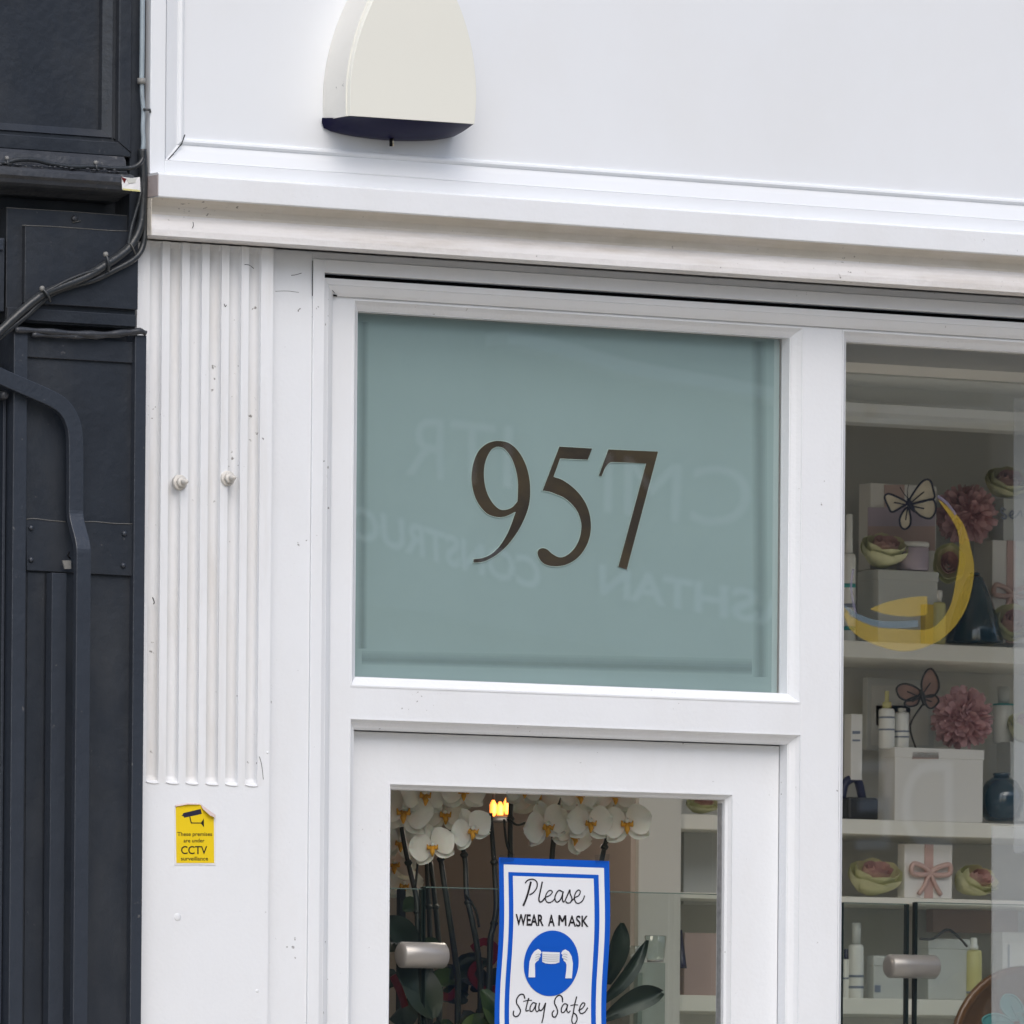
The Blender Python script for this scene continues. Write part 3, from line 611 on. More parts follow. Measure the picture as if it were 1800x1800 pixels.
bot = [l[0] for l in lay]+[l[-1] for l in reversed(lay)]; mb._cap([bot], 'alarm'); mb.build('housing', al)
mb = MB()
fr = [lay[-1][0].lerp(lay[-1][-1], t) for t in [i/12 for i in range(13)]]; fr = [Vector((p.x, YA1+.004, p.z-.0005)) for p in fr]
bk = [P(x, y, YA0-.004) for x, y in [(p.x, p.y) for p in smooth_curve([(566, 207, 0), (569, 225, 0), (600, 236, 0), (650, 244, 0), (700, 248, 0), (760, 247, 0), (798, 240, 0)], 2)]]
rows = []
for t in (0, .12, .35, .6, .85, 1):
    rows.append([a.lerp(b, t)+Vector((0, 0, -.012*math.sin(math.pi*t)*math.sin(math.pi*(i+.5)/13))) for i, (a, b) in enumerate(zip(fr, bk))])
vs = [p for r_ in rows for p in r_]; mb.add(vs, [(j*13+i, j*13+i+1, (j+1)*13+i+1, (j+1)*13+i) for j in range(5) for i in range(12)], 'blue_lens', True)
top = [Vector((b.x, b.y, front[0].z+.002)) for b in bk]; mb.add(bk+top, [(i, i+1, 14+i, 13+i) for i in range(12)], 'blue_lens')
mb.build('lens', al)
mb = MB(); mb.lathe(tuple(P(700, 241, YA0-.035)), [(.009, -.001), (.0085, .004), (.004, .006)], 'brass', 14); mb.build('fixing_screw', al); mb = MB(); mb.lathe(tuple(P(668, 226, YA0-.06)), [(.004, -.001), (.003, .003)], 'brass', 10); mb.build('fixing_screw', al); mb = MB()
mb.tube([P(688, 240, YA0-.03), P(688, 257, YA0-.03)], .0042, 'dark', 9); mb.tube([P(691, 243, YA0-.033), P(691, 257, YA0-.033)], .0018, 'brass', 8); mb.build('drain_pin', al)

# ------------------------------------------------------------------ CCTV sticker
st = thing('warning_sticker', P(343, 1520, 0), 'small yellow CCTV surveillance sticker with a curled corner on the pilaster', 'sticker')
def S7(u, v, Y=-.0012): return P(280+u/11.25, 1380+v/11.25, Y)
mb = MB(); mb.plate([[S7(*p) for p in ((300, 405), (560, 355), (820, 360), (1100, 590), (1120, 640), (1115, 1585), (760, 1575), (300, 1580))]], .001, 'sticker_white'); mb.build('backing', st)
mb = MB(); mb.plate([[S7(u, v, -.0018) for u, v in ((325, 430), (560, 375), (800, 380), (860, 440), (1000, 590), (1080, 640), (1085, 1540), (340, 1540))]], .0005, 'yellow'); mb.build('yellow_face', st)
mb = MB(); mb.add([S7(u, v, y) for u, v, y in ((810, 372, -.002), (1090, 575, -.002), (1115, 590, -.006), (1105, 640, -.009), (1010, 605, -.010), (860, 470, -.007))], [(0, 1, 2, 3, 4, 5)], 'curl', True)
mb.add([S7(u, v, y) for u, v, y in ((310, 395, -.002), (560, 352, -.002), (800, 362, -.002), (800, 385, -.005), (560, 383, -.006), (325, 425, -.004))], [(0, 1, 2, 3, 4, 5)], 'curl', True); mb.build('curled_edge', st)
fnS = lambda a, b: S7(a, b, -.0021)
mb = MB(); mb.add([fnS(*p) for p in ((470, 555), (820, 472), (842, 570), (492, 645))], [(0, 1, 2, 3)], 'ink_blue'); mb.add([fnS(*p) for p in ((440, 603), (475, 572), (485, 622))], [(0, 1, 2)], 'ink_blue')
ribbon(mb, [(605, 625), (618, 690), (635, 748)], 20, fnS, 'ink'); ribbon(mb, [(625, 750), (740, 750), (850, 752)], 20, fnS, 'ink'); mb.add([fnS(*p) for p in ((880, 660), (885, 835), (820, 752))], [(0, 1, 2)], 'ink'); mb.build('camera_symbol', st)
mb = MB(); text_px(mb, 'These premises', 358, 1045, 1005, 930, fnS, 'ink', .012); text_px(mb, 'are under', 482, 895, 1133, 1060, fnS, 'ink', .012)
text_px(mb, 'CCTV', 432, 948, 1362, 1205, fnS, 'ink', .012); text_px(mb, 'surveillance', 428, 965, 1490, 1415, fnS, 'ink', .012); mb.build('lettering', st)

# ------------------------------------------------------------------ mask poster (inside face of door glass, hung from tape)
YP = YGD-.012
po = thing('mask_poster', P(970, 1790, YP), 'blue bordered paper poster asking to wear a mask, taped inside the door', 'poster')
def wave(px, py, d=0):
    p = P(px+2.2*math.sin((py-1500)/62.), py, YP-d); p.y += .0016*math.sin((py-1480)/34.); return p
def U5(u, v, d): return wave(820+u/5.625, 1480+v/5.625, d)
def sheet(mb, q, d, mt, n=34, m_=8):
    (tl, tr, br, bl) = q; vs = []
    for j in range(n+1):
        t = j/n; a = (tl[0]+(bl[0]-tl[0])*t, tl[1]+(bl[1]-tl[1])*t); b = (tr[0]+(br[0]-tr[0])*t, tr[1]+(br[1]-tr[1])*t)
        for i in range(m_+1): s_ = i/m_; vs.append(U5(a[0]+(b[0]-a[0])*s_, a[1]+(b[1]-a[1])*s_, d))
    mb.add(vs, [(j*(m_+1)+i, j*(m_+1)+i+1, (j+1)*(m_+1)+i+1, (j+1)*(m_+1)+i) for j in range(n) for i in range(m_)], mt, True)
mb = MB(); sheet(mb, ((322, 152), (1412, 188), (1388, 2260), (282, 2260)), 0, 'blue'); mb.build('sheet', po)
mb = MB(); sheet(mb, ((368, 222), (1358, 257), (1342, 2190), (333, 2190)), .0006, 'paper'); mb.build('outer_border', po)
mb = MB(); sheet(mb, ((412, 297), (1303, 325), (1290, 2115), (384, 2115)), .0012, 'blue'); mb.build('inner_border', po)
mb = MB(); sheet(mb, ((455, 335), (1253, 362), (1243, 2075), (430, 2075)), .0018, 'paper'); mb.build('centre_panel', po)
fnP = lambda a, b: U5(a, b, .0028); fnQ = lambda a, b: U5(a, b, .0036); fnR = lambda a, b: U5(a, b, .0046)
mb = MB(); wds = 12
for sw_ in (([(575, 408), (598, 380), (650, 368), (690, 395), (688, 450), (652, 500), (612, 522)], 12), ([(632, 392), (610, 470), (580, 560), (548, 632)], 19), ([(745, 392), (726, 470), (706, 555), (712, 590), (735, 588), (765, 552)], 14),
        ([(765, 548), (810, 530), (840, 498), (825, 478), (795, 492), (770, 540), (776, 582), (802, 600), (840, 585), (868, 552)], 11), ([(940, 492), (908, 478), (878, 510), (863, 555), (876, 592), (905, 585), (933, 540), (948, 488), (938, 550), (944, 592), (968, 578)], 12),
        ([(962, 582), (996, 510), (1014, 474), (1016, 512), (1032, 560), (1014, 598), (985, 602), (970, 588)], 12), ([(1030, 582), (1065, 548), (1100, 530), (1117, 492), (1100, 475), (1072, 500), (1056, 550), (1070, 597), (1102, 605), (1138, 578), (1158, 530)], 11),
        None, ([(592, 1550), (578, 1510), (545, 1508), (515, 1545), (510, 1592), (535, 1632), (549, 1672), (530, 1712), (500, 1727), (478, 1706), (482, 1668)], 12), ([(630, 1543), (606, 1635), (604, 1670), (632, 1664)], 12), ([(575, 1577), (620, 1566), (662, 1565)], 9),
        ([(702, 1597), (672, 1590), (646, 1630), (645, 1672), (670, 1668), (695, 1622), (706, 1592), (696, 1650), (712, 1678), (732, 1660)], 11), ([(738, 1590), (730, 1640), (746, 1668), (776, 1640), (797, 1590), (785, 1660), (771, 1740), (757, 1788)], 12),
        ([(965, 1582), (960, 1535), (930, 1515), (895, 1545), (885, 1592), (906, 1637), (916, 1682), (896, 1727), (870, 1727), (862, 1692), (882, 1664)], 12), ([(1012, 1607), (982, 1600), (955, 1640), (955, 1682), (980, 1682), (1005, 1640), (1016, 1606), (1006, 1660), (1022, 1687), (1042, 1668)], 11),
        ([(1104, 1528), (1086, 1600), (1070, 1690), (1054, 1765), (1076, 1802), (1106, 1760), (1100, 1712), (1072, 1690)], 12), ([(1042, 1618), (1080, 1610), (1118, 1612)], 9), ([(1120, 1668), (1163, 1642), (1186, 1602), (1166, 1590), (1141, 1622), (1131, 1672), (1150, 1697), (1186, 1680), (1214, 1638)], 11)):
    if sw_ is None: mb.build('script_lettering', po); mb = MB(); continue
    ribbon(mb, sw_[0], sw_[1], fnP, 'ink', 5)
mb.build('script_lettering', po)
mb = MB()
text_px(mb, 'WEAR', 472, 748, 822, 712, fnP, 'ink', .024, .018); text_px(mb, 'A', 792, 858, 829, 718, fnP, 'ink', .024, .018); text_px(mb, 'ASK', 990, 1192, 833, 725, fnP, 'ink', .016, .018)
for q in ([(900, 828), (903, 722)], [(905, 726), (933, 790)], [(933, 790), (962, 728)], [(964, 724), (967, 830)]): ribbon(mb, q, 17, fnP, 'ink', 4)
mb.build('capital_lettering', po); mb = MB(); mb.build('capital_lettering', po)
mb = MB(); el = [fnP(838+271*math.cos(a), 1200+324*math.sin(a)) for a in [2*math.pi*i/64 for i in range(64)]]; 
rows_ = [[fnP(838+271*k/14*math.cos(2*math.pi*i/64), 1200+324*k/14*math.sin(2*math.pi*i/64)) for i in range(64)] for k in range(1, 15)]
mb.add([fnP(838, 1200)]+rows_[0], [(0, 1+i, 1+(i+1) % 64) for i in range(64)], 'blue', True)
mb.add([p for r_ in rows_ for p in r_], [(k*64+i, k*64+(i+1) % 64, (k+1)*64+(i+1) % 64, (k+1)*64+i) for k in range(13) for i in range(64)], 'blue', True); disc = mb.build('blue_disc', po)
def flat(mb, pts, fn, mt, sm=0):
    if sm: pts = [(p.x, p.y) for p in closed_smooth([(a, b, 0) for a, b in pts], sm)]
    tr = tessellate_polygon([[Vector((a, b, 0)) for a, b in pts]]); mb.add([fn(*p) for p in pts], [tuple(t) for t in tr], mt)
for arm_ in (([(620, 1338), (620, 1250), (622, 1180), (640, 1120), (665, 1080), (700, 1058), (722, 1070), (737, 1095), (722, 1112), (728, 1135), (714, 1148), (712, 1168), (690, 1185), (676, 1205), (682, 1270), (686, 1338)]), ([(1050, 1348), (1052, 1270), (1052, 1200), (1035, 1130), (1005, 1082), (970, 1062), (943, 1075), (930, 1102), (946, 1118), (940, 1142), (956, 1155), (958, 1175), (978, 1188), (990, 1215), (990, 1270), (984, 1348)])):
    mb = MB(); flat(mb, arm_, fnQ, 'paper')
    s_ = 1 if arm_[0][0] < 800 else -1; x0 = 700 if s_ > 0 else 972
    for k in range(3): ribbon(mb, [(x0-22*s_, 1118+k*26), (x0+4*s_, 1108+k*24), (x0+20*s_, 1112+k*20)], 5, fnR, 'grey_line', 3)
    mb.build('printed_hand', disc)
mb = MB(); flat(mb, [(743, 1085), (830, 1089), (917, 1092), (917, 1190), (880, 1203), (830, 1206), (780, 1200), (748, 1186)], fnQ, 'paper')
for k in range(4): ribbon(mb, [(750, 1112+k*20), (830, 1117+k*21), (912, 1116+k*20)], 4, fnR, 'grey_line', 3)
mb.build('printed_mask', disc)
for (a, b) in ((878, 905), (1045, 1072)):
    mb = MB(); q = [P(a, 1503, YP-.004), P(b, 1501, YP-.004), P(b-2, 1514, YP-.004), P(a+2, 1517, YP-.004)]; mb.add(q, [(0, 1, 2, 3)], 'clear_tape'); mb.build('tape', po)

# ------------------------------------------------------------------ interior
YS = 1.25; YB = 1.62
xs0 = XA(1118, 1600, YS); xs1 = XA(1192, 1600, YS)
shelf = thing('shelving_unit', (xs0, YS, 0), 'ivory display shelving unit with a moulded pelmet behind the big window', 'shelves')
ztop = ZC
mb = MB(); mb.box(xs0, xs1, YS-.01, YB, .02, ZC-.01, 'shelf_back'); mb.build('side_panel', shelf)
mb = MB(); mb.box(xs0-.012, xs0-.0005, YS+.004, 2.29, .02, ZC-.012, 'wall_in'); mb.build('side_cladding', shelf)
mb = MB(); mb.box(xs1, 4.4, YB, YB+.04, .02, ZC-.01, 'shelf_back'); mb.build('back_panel', shelf)
def szz(py, px=1640): return ZA(px, py, YS)
SH = [(1132, 1161), (1444, 1470), (1579.5, 1590), (1757, 1785)]
SZ = []
for t, b in SH:
    mb = MB(); mb.box(xs1, 4.4, YS, YB, szz(b), szz(t), 'shelf'); mb.build('shelf', shelf, .002); SZ.append(szz(t))
mb = MB(); zp = szz(752); zq = ZC-.02
mb.prism_x([(YS+.05, zp), (YS-.03, zp), (YS-.035, zp+.012), (YS-.06, zp+.02), (YS-.075, szz(722)), (YS-.05, szz(715)), (YS-.045, szz(690)), (YS-.07, szz(672)), (YS-.06, szz(660)), (YS-.06, zq), (YS+.05, zq)], xs1, 4.4, 'cornice_in')
mb.build('pelmet', shelf)
mb = MB(); mb.box(xL+.02, xs0, 2.3, 2.4, .02, ZC-.01, 'wall_in'); tag(mb.build('partition_wall', shop))
# helpers for goods
def bxp(mb, x0, x1, yt, yb, Y, d, mt):
    """box whose silhouette spans x0..x1 and yt..yb in the photo, front at Y, depth d"""
    sh = min(d*400, (x1-x0)*.45); d = sh/400
    xm_, ym_ = (x0+x1)/2, (yt+yb)/2
    a = XA(x0+sh, ym_, Y); b = XA(x1, ym_, Y); mb.box(a, b, Y, Y+d, ZA(xm_, yb, Y), ZA(xm_, yt, Y), mt); return a, b
def carton(name, x0, x1, yt, yb, Y, d, mt, label, cat='box', lid=True, group=None, ribbon_=None, stripes=None):
    t = thing(name, P((x0+x1)/2, yb, Y), label, cat, group); mb = MB(); a, b = bxp(mb, x0, x1, yt, yb, Y, d, mt); mb.build('carton', t, .0015)
    xm_ = (x0+x1)/2
    if lid:
        mb = MB(); zt2 = ZA(xm_, yt, Y); mb.box(a-.002, b+.002, Y-.002, Y+d*.8, zt2-.022, zt2+.001, mt); mb.build('lid', t, .0015)
    if ribbon_:
        xx = XA(ribbon_, (yt+yb)/2, Y); mb = MB(); mb.box(xx-.011, xx+.011, Y-.003, Y+.001, ZA(xm_, yb, Y), ZA(xm_, yt, Y), 'ribbon'); 
        mb.build('ribbon', t)
        z_ = ZA(xm_, yb-(yb-yt)*.48, Y); mb = MB()
        for s_ in (-1, 1):
            mb.tube(smooth_curve([(xx, Y-.006, z_), (xx+s_*.02, Y-.012, z_+.012), (xx+s_*.048, Y-.012, z_+.018), (xx+s_*.05, Y-.010, z_-.002), (xx+s_*.02, Y-.008, z_-.006), (xx, Y-.006, z_)], 4), .006, 'ribbon', 7)
            mb.tube(smooth_curve([(xx, Y-.006, z_), (xx+s_*.015, Y-.008, z_-.03), (xx+s_*.03, Y-.006, z_-.05)], 3), .005, 'ribbon', 6)
        mb.build('bow', t)
    if stripes:
        mb = MB()
        for (u0, u1, v0, v1, mt2) in stripes: mb.plate([[P(u0, v0, Y-.002), P(u1, v0, Y-.002), P(u1, v1, Y-.002), P(u0, v1, Y-.002)]], .0015, mt2)
        mb.build('print', t)
    return t
def bottle(x0, x1, yt, yb, Y, mt, label, cap=.2, capmt='bot', group='bottles on the shelves', band=None, neck=.55, slim=.5):
    xm_ = (x0+x1)/2; r = (XA(x1, yb, Y)-XA(x0, yb, Y))/2*.93; z0_ = ZA(xm_, yb, Y); h = ZA(xm_, yt, Y)-z0_; c = (XA(xm_, yb, Y), Y+r, z0_)
    t = thing('bottle', c, label, 'bottle', group); mb = MB(); hb_ = h*(1-cap)
    mb.lathe(c, [(r*.9, 0), (r, .004), (r, hb_*.93), (r*.9, hb_*.985), (r*neck, hb_)], mt); mb.build('body', t)
    mb = MB(); mb.lathe(c, [(r*neck, hb_+.0005), (r*neck, hb_+h*cap*.35), (r*slim, hb_+h*cap*.4), (r*slim, h*.99), (r*slim*.8, h)], capmt); mb.build('cap', t)
    if band:
        for f, mt2 in band: mb = MB(); mb.lathe((c[0], c[1], c[2]+hb_*f), [(r*1.015, 0), (r*1.015, hb_*.045)], mt2); mb.build('printed_band', t)
    return t
def petal_ball(t, c, r, mt, n, pl, pw, name, up=-.3, seed=1):
    rnd = random.Random(seed); mb = MB()
    for i in range(n):
        z = up+(1-up)*((i+.5)/n) if False else 1-2*(i+.5)/n
        if z < up: continue
        a = i*2.39996; rr = math.sqrt(1-z*z); d = Vector((rr*math.cos(a), rr*math.sin(a), z)); s_ = d.cross(Vector((rnd.uniform(-1, 1), rnd.uniform(-1, 1), rnd.uniform(-1, 1)))).normalized(); q = d.cross(s_)
        k = rnd.uniform(.82, 1.05); p0 = d*r*.45; p1 = d*r*.8*k; p2 = d*r*k
        mb.add([c+p0-s_*pw*.3, c+p1-s_*pw+q*pw*.3, c+p2-s_*pw*.5+q*pw*.7, c+p2+s_*pw*.5+q*pw*.7, c+p1+s_*pw+q*pw*.3, c+p0+s_*pw*.3], [(0, 1, 4, 5), (1, 2, 3, 4)], mt, True)
    mb.lathe(tuple(c), [(r*.1, -r*.55), (r*.5, -r*.35), (r*.6, 0), (r*.5, r*.35), (r*.1, r*.55)], mt, 14)
    return mb.build(name, t)
def pompom(x0, x1, yt, yb, Y, label):
    c = P((x0+x1)/2, (yt+yb)/2, Y+.05); r = (ZA(x0, yt, Y)-ZA(x0, yb, Y))/2
    t = thing('pompom_flower', c-Vector((0, 0, r)), label, 'artificial flower', 'dusty pink pompom flowers'); petal_ball(t, c, r*1.03, 'pom', 420, r*.3, r*.12, 'flower_head', -.95, int(x0)); return t
def rose(x0, x1, yt, yb, Y, label, tilt=(-.1, -.6, .75)):
    c = P((x0+x1)/2, (yt+yb)/2, Y+.03); r = (XA(x1, yb, Y)-XA(x0, yb, Y))/2*.95; hz_ = (ZA(x0, yt, Y)-ZA(x0, yb, Y))/2
    t = thing('rose', c-Vector((0, 0, hz_)), label, 'artificial flower', 'yellow green artificial roses'); ax = Vector(tilt).normalized()
    e1 = ax.cross(Vector((0, 0, 1))).normalized(); e2 = ax.cross(e1); rnd = random.Random(int(x0))
    def cup(mb, rr, hgt, n, mt, ph):
        for k in range(n):
            a0 = 2*math.pi*k/n+ph; g_ = []; w_ = 1.25*math.pi/n
            for i in range(5):
                for j in range(5):
                    a = a0+(i/4-.5)*2*w_; v_ = j/4; f_ = math.sin(math.pi*(.15+.7*i/4))
                    q = rr*(.45+.62*math.sin(v_*1.7))*(1+.04*math.sin(5*a+k)); hh_ = -r*.8+hgt*1.25*v_*(.75+.25*f_)
                    p = e1*math.cos(a)*q+e2*math.sin(a)*q+ax*hh_; p.z *= hz_/r; g_.append(c+p)
            mb.add(g_, [(i*5+j, i*5+j+1, (i+1)*5+j+1, (i+1)*5+j) for i in range(4) for j in range(4)], mt, True)
    mb = MB(); cup(mb, r*.92, r*.95, 6, 'rose', 0); cup(mb, r*.74, r*1.15, 6, 'rose', .5); mb.build('outer_petals', t)
    mb = MB(); cup(mb, r*.5, r*1.2, 5, 'rose_core', .2); cup(mb, r*.36, r*1.22, 5, 'rose_core', .7); cup(mb, r*.2, r*1.22, 4, 'rose_core', .1)
    mb.build('core_petals', t); return t
def butterfly(loops, bodyp, Y, label, mt, edge='body_navy', ant=True):
    t = thing('butterfly_ornament', P(bodyp[0][0], bodyp[0][1], Y), label, 'butterfly ornament')
    for l in loops:
        sm = [(p.x, p.y) for p in closed_smooth([(a, b, 0) for a, b in l], 5)]
        mb = MB(); mb.plate([[P(a, b, Y) for a, b in sm]], .0015, mt); wg = mb.build('wing', t)
        mb = MB(); pts = [P(a, b, Y-.001) for a, b in sm]; mb.tube(pts+[pts[0]], .0024, edge, 6, False)
        cxx = sum(a for a, b in l)/len(l); cyy = sum(b for a, b in l)/len(l); mb.tube([P(bodyp[0][0], (bodyp[0][1]+bodyp[-1][1])/2, Y-.001), P(cxx, cyy, Y-.001)], .0015, edge, 5)
        mb.build('wing_border', wg)
    mb = MB(); mb.tube([P(a, b, Y-.004) for a, b in bodyp], [.003, .006, .006, .003][:len(bodyp)], edge, 8)
    if ant:
        a, b = bodyp[0]; mb.tube(smooth_curve([P(a, b, Y-.004), P(a-8, b-10, Y-.006), P(a-14, b-20, Y-.006)], 3), .001, edge, 5); mb.tube(smooth_curve([P(a, b, Y-.004), P(a-1, b-12, Y-.006), P(a+1, b-24, Y-.006)], 3), .001, edge, 5)
    mb.build('body', t); return t
YI = YS+.06
# top shelf
bottle(1486, 1509, 903, 1132, YI-.01, 'bot', 'tall white bottle with teal bands by the mullion on the top shelf', .3, band=((.62, 'label_t'), (.15, 'label_t'), (.4, 'label_b')), slim=.5)
carton('display_riser', 1508, 1648, 1003, 1132, YI, .09, 'carton_grey', 'low grey display riser under the rose and butterfly on the top shelf', 'display stand')
carton('gift_box', 1510, 1646, 851, 1003, YI+.09, .05, 'carton', 'pale lilac banded box standing on the grey riser', 'box', False, stripes=((1526, 1644, 892, 925, 'carton_lilac'), (1526, 1644, 925, 968, 'carton_pink'), (1555, 1590, 852, 892, 'carton_pink')))
rose(1514, 1592, 935, 1002, YI+.0, 'yellow green rose lying on the grey riser in front of the lilac box', (-.1, -.6, .8))
tj = thing('candle_jar', P(1617, 1000, YI), 'pale lilac candle jar on the grey riser beside the rose', 'jar'); mb = MB(); c = P(1617, 1002, YI); mb.lathe((c.x, YI+.03, c.z), [(.034, 0), (.036, .004), (.036, .05), (.033, .052)], 'carton_lilac'); mb.build('jar_body', tj); mb = MB(); mb.lathe((c.x, YI+.03, c.z), [(.037, .053), (.037, .062), (.034, .064)], 'carton'); mb.build('lid', tj)
butterfly([[(1598, 885), (1606, 866), (1622, 846), (1634, 844), (1640, 858), (1642, 876), (1625, 880)], [(1600, 888), (1622, 882), (1640, 878), (1645, 896), (1636, 911), (1620, 908), (1606, 896)], [(1594, 884), (1578, 874), (1562, 868), (1555, 874), (1562, 892), (1568, 900), (1584, 892)], [(1594, 892), (1600, 905), (1600, 922), (1592, 930), (1584, 926), (1582, 910)]], [(1596, 876), (1599, 884), (1603, 892), (1608, 900)], YI-.02, 'cream butterfly ornament with dark navy wing borders on the top shelf', 'wing')
pompom(1644, 1752, 850, 958, YI+.05, 'dusty pink pompom flower on the top shelf beside the cream butterfly')
rose(1642, 1694, 955, 1028, YI-.01, 'yellow green rose hanging under the pompom on the top shelf', (-.5, -.9, .1))
carton('slim_carton', 1615, 1641, 1062, 1132, YI-.02, .03, 'yellow_box', 'slim mustard yellow carton on the top shelf', 'box', False)
bottle(1641, 1669, 1037, 1132, YI-.01, 'yellow_bot', 'small pale yellow bottle beside the mustard carton', .22, 'carton', slim=.6)
tc_ = thing('cone_vase', P(1715, 1132, YI), 'dark petrol blue cone vase on the top shelf', 'vase'); c = P(1713, 1132, YI+.05); mb = MB(); mb.lathe(tuple(c), [(.064, 0), (.066, .006), (.055, .05), (.036, .11), (.018, .15), (.010, .156)], 'teal', 28); mb.build('vase_body', tc_); mb = MB(); mb.lathe(tuple(c+Vector((0, 0, .156))), [(.010, 0), (.012, .004), (.008, .006)], 'teal', 20); mb.build('vase_lip', tc_)
carton('gift_box', 1712, 1905, 952, 1132, YI+.12, .08, 'carton', 'large ivory gift box with pink ribbon at the right end of the top shelf', 'box', False, ribbon_=1776)
carton('gift_box', 1740, 1850, 878, 952, YI+.12, .06, 'carton_grey', 'small pale box with script lettering stacked on the large ivory gift box', 'box', False)
mb = MB()
ribbon(mb, [(1768, 897), (1762, 893), (1760, 900), (1768, 906), (1767, 912), (1760, 909)], 3, lambda a, b: P(a, b, YI+.116), 'label_b'); ribbon(mb, [(1775, 908), (1782, 902), (1779, 898), (1775, 906), (1780, 911), (1788, 906), (1794, 898), (1796, 908)], 2.5, lambda a, b: P(a, b, YI+.116), 'label_b')
tt = mb.build('script_print', None); tt.parent = [o for o in COL.objects if o.get('label', '').startswith('small pale box with script')][0]; tt.matrix_parent_inverse = tt.parent.matrix_world.inverted()
rose(1732, 1806, 820, 879, YI+.12, 'yellow green rose with coral heart resting on the small script box', (-.1, -.8, .6))
rose(1744, 1812, 1062, 1132, YI-.01, 'yellow green rose at the right of the cone vase', (-.2, -.9, .4))
# second shelf
carton('slim_carton', 1484, 1516, 1255, 1371, YI+.02, .03, 'carton', 'narrow ivory carton on the black stand by the mullion', 'box', False, stripes=((1499, 1512, 1285, 1290, 'label_b'), (1499, 1512, 1300, 1303, 'label_b')))
tb = thing('display_stand', P(1515, 1444, YI), 'black curved stand on the second shelf by the mullion', 'stand'); mb = MB(); a = XA(1492, 1400, YI); b = XA(1545, 1400, YI); z_ = SZ[1]; mb.box(a, b, YI, YI+.05, z_+.0005, z_+.052, 'pot'); mb.build('stand_base', tb, .006); mb = MB(); mb.tube(smooth_curve([(a-.0, YI+.03, z_+.05), (a+.01, YI+.03, z_+.085), (a+.04, YI+.03, z_+.094), (a+.055, YI+.03, z_+.05)], 4), .010, 'navy', 8); mb.build('stand_top', tb)
carton('picture_frame', 1516, 1642, 1193, 1320, YI+.2, .02, 'carton_grey', 'grey backed frame leaning behind the two bottles on the second shelf', 'picture frame', False, stripes=((1532, 1632, 1205, 1310, 'shelf_back'), (1540, 1600, 1240, 1275, 'carton_pink')))
carton('gift_box', 1545, 1728, 1316, 1444, YI-.0, .07, 'carton', 'wide ivory box with lid under the two bottles on the second shelf', 'box', True, stripes=((1604, 1650, 1322, 1334, 'carton_pink'),))
bottle(1553, 1579, 1214, 1316, YI+.01, 'bot', 'left white bottle with a pale spray cap on the wide ivory box', .3, 'yellow_bot', band=((.45, 'label_b'), (.75, 'label_b')), slim=.28)
bottle(1580, 1604, 1244, 1316, YI+.01, 'bot', 'white bottle without spray cap on the wide ivory box', .1, 'bot', band=((.45, 'label_b'), (.3, 'label_b')), slim=.55)
butterfly([[(1624, 1222), (1620, 1200), (1628, 1180), (1638, 1176), (1648, 1192), (1650, 1210), (1640, 1224)], [(1618, 1218), (1606, 1206), (1588, 1202), (1576, 1210), (1582, 1226), (1600, 1232)], [(1626, 1226), (1642, 1222), (1650, 1232), (1640, 1244), (1630, 1242)], [(1616, 1224), (1600, 1228), (1590, 1236), (1598, 1242), (1612, 1238)]], [(1618, 1212), (1621, 1220), (1623, 1230), (1625, 1240)], YI-.01, 'brown butterfly ornament on the second shelf above the bottles', 'wing_brown', 'pot', False)
mb = MB(); c0_, c1_ = P(1610, 1316, YI+.02), P(1622, 1238, YI-.005); mb.tube(smooth_curve([c0_, P(1600, 1275, YI+.01), c1_], 4), .0022, 'pot', 6); tt = mb.build('support_wire'); tt.parent = [o for o in COL.objects if o.get('label', '').startswith('brown butterfly')][0]; tt.matrix_parent_inverse = tt.parent.matrix_world.inverted()
pompom(1630, 1752, 1208, 1318, YI+.01, 'dusty pink pompom flower sitting on the wide ivory box')
td = thing('round_vase', P(1756, 1444, YI), 'dark petrol blue round vase at the right of the second shelf', 'vase'); c = P(1760, 1444, YI+.05); mb = MB(); mb.lathe(tuple(c), [(.03, 0), (.043, .01), (.052, .04), (.05, .065), (.036, .09), (.018, .102)], 'teal', 28); mb.build('vase_body', td); mb = MB(); mb.lathe(tuple(c+Vector((0, 0, .102))), [(.018, 0), (.021, .006), (.018, .008)], 'teal', 20); mb.build('vase_lip', td)
bottle(1757, 1790, 1206, 1306, YI+.16, 'bot', 'white bottle with a teal ring at the right of the second shelf', .3, 'carton_grey', band=((.95, 'label_t'),), slim=.6)
carton('gift_box', 1752, 1880, 1306, 1444, YI+.13, .06, 'carton_grey', 'grey box behind the round vase on the second shelf', 'box', True)
rose(1772, 1830, 1250, 1308, YI+.1, 'yellow green rose on the grey box at the right of the second shelf')
# third shelf
rose(1492, 1581, 1507, 1579, YI, 'large yellow green rose left of the ribboned box on the third shelf')
carton('gift_box', 1578, 1674, 1484, 1579, YI, .03, 'carton', 'square white gift box with pink ribbon bow on the third shelf', 'box', False, ribbon_=1632)
rose(1676, 1750, 1520, 1579, YI, 'smaller yellow green rose right of the ribboned box on the third shelf', (.2, -.8, .5))
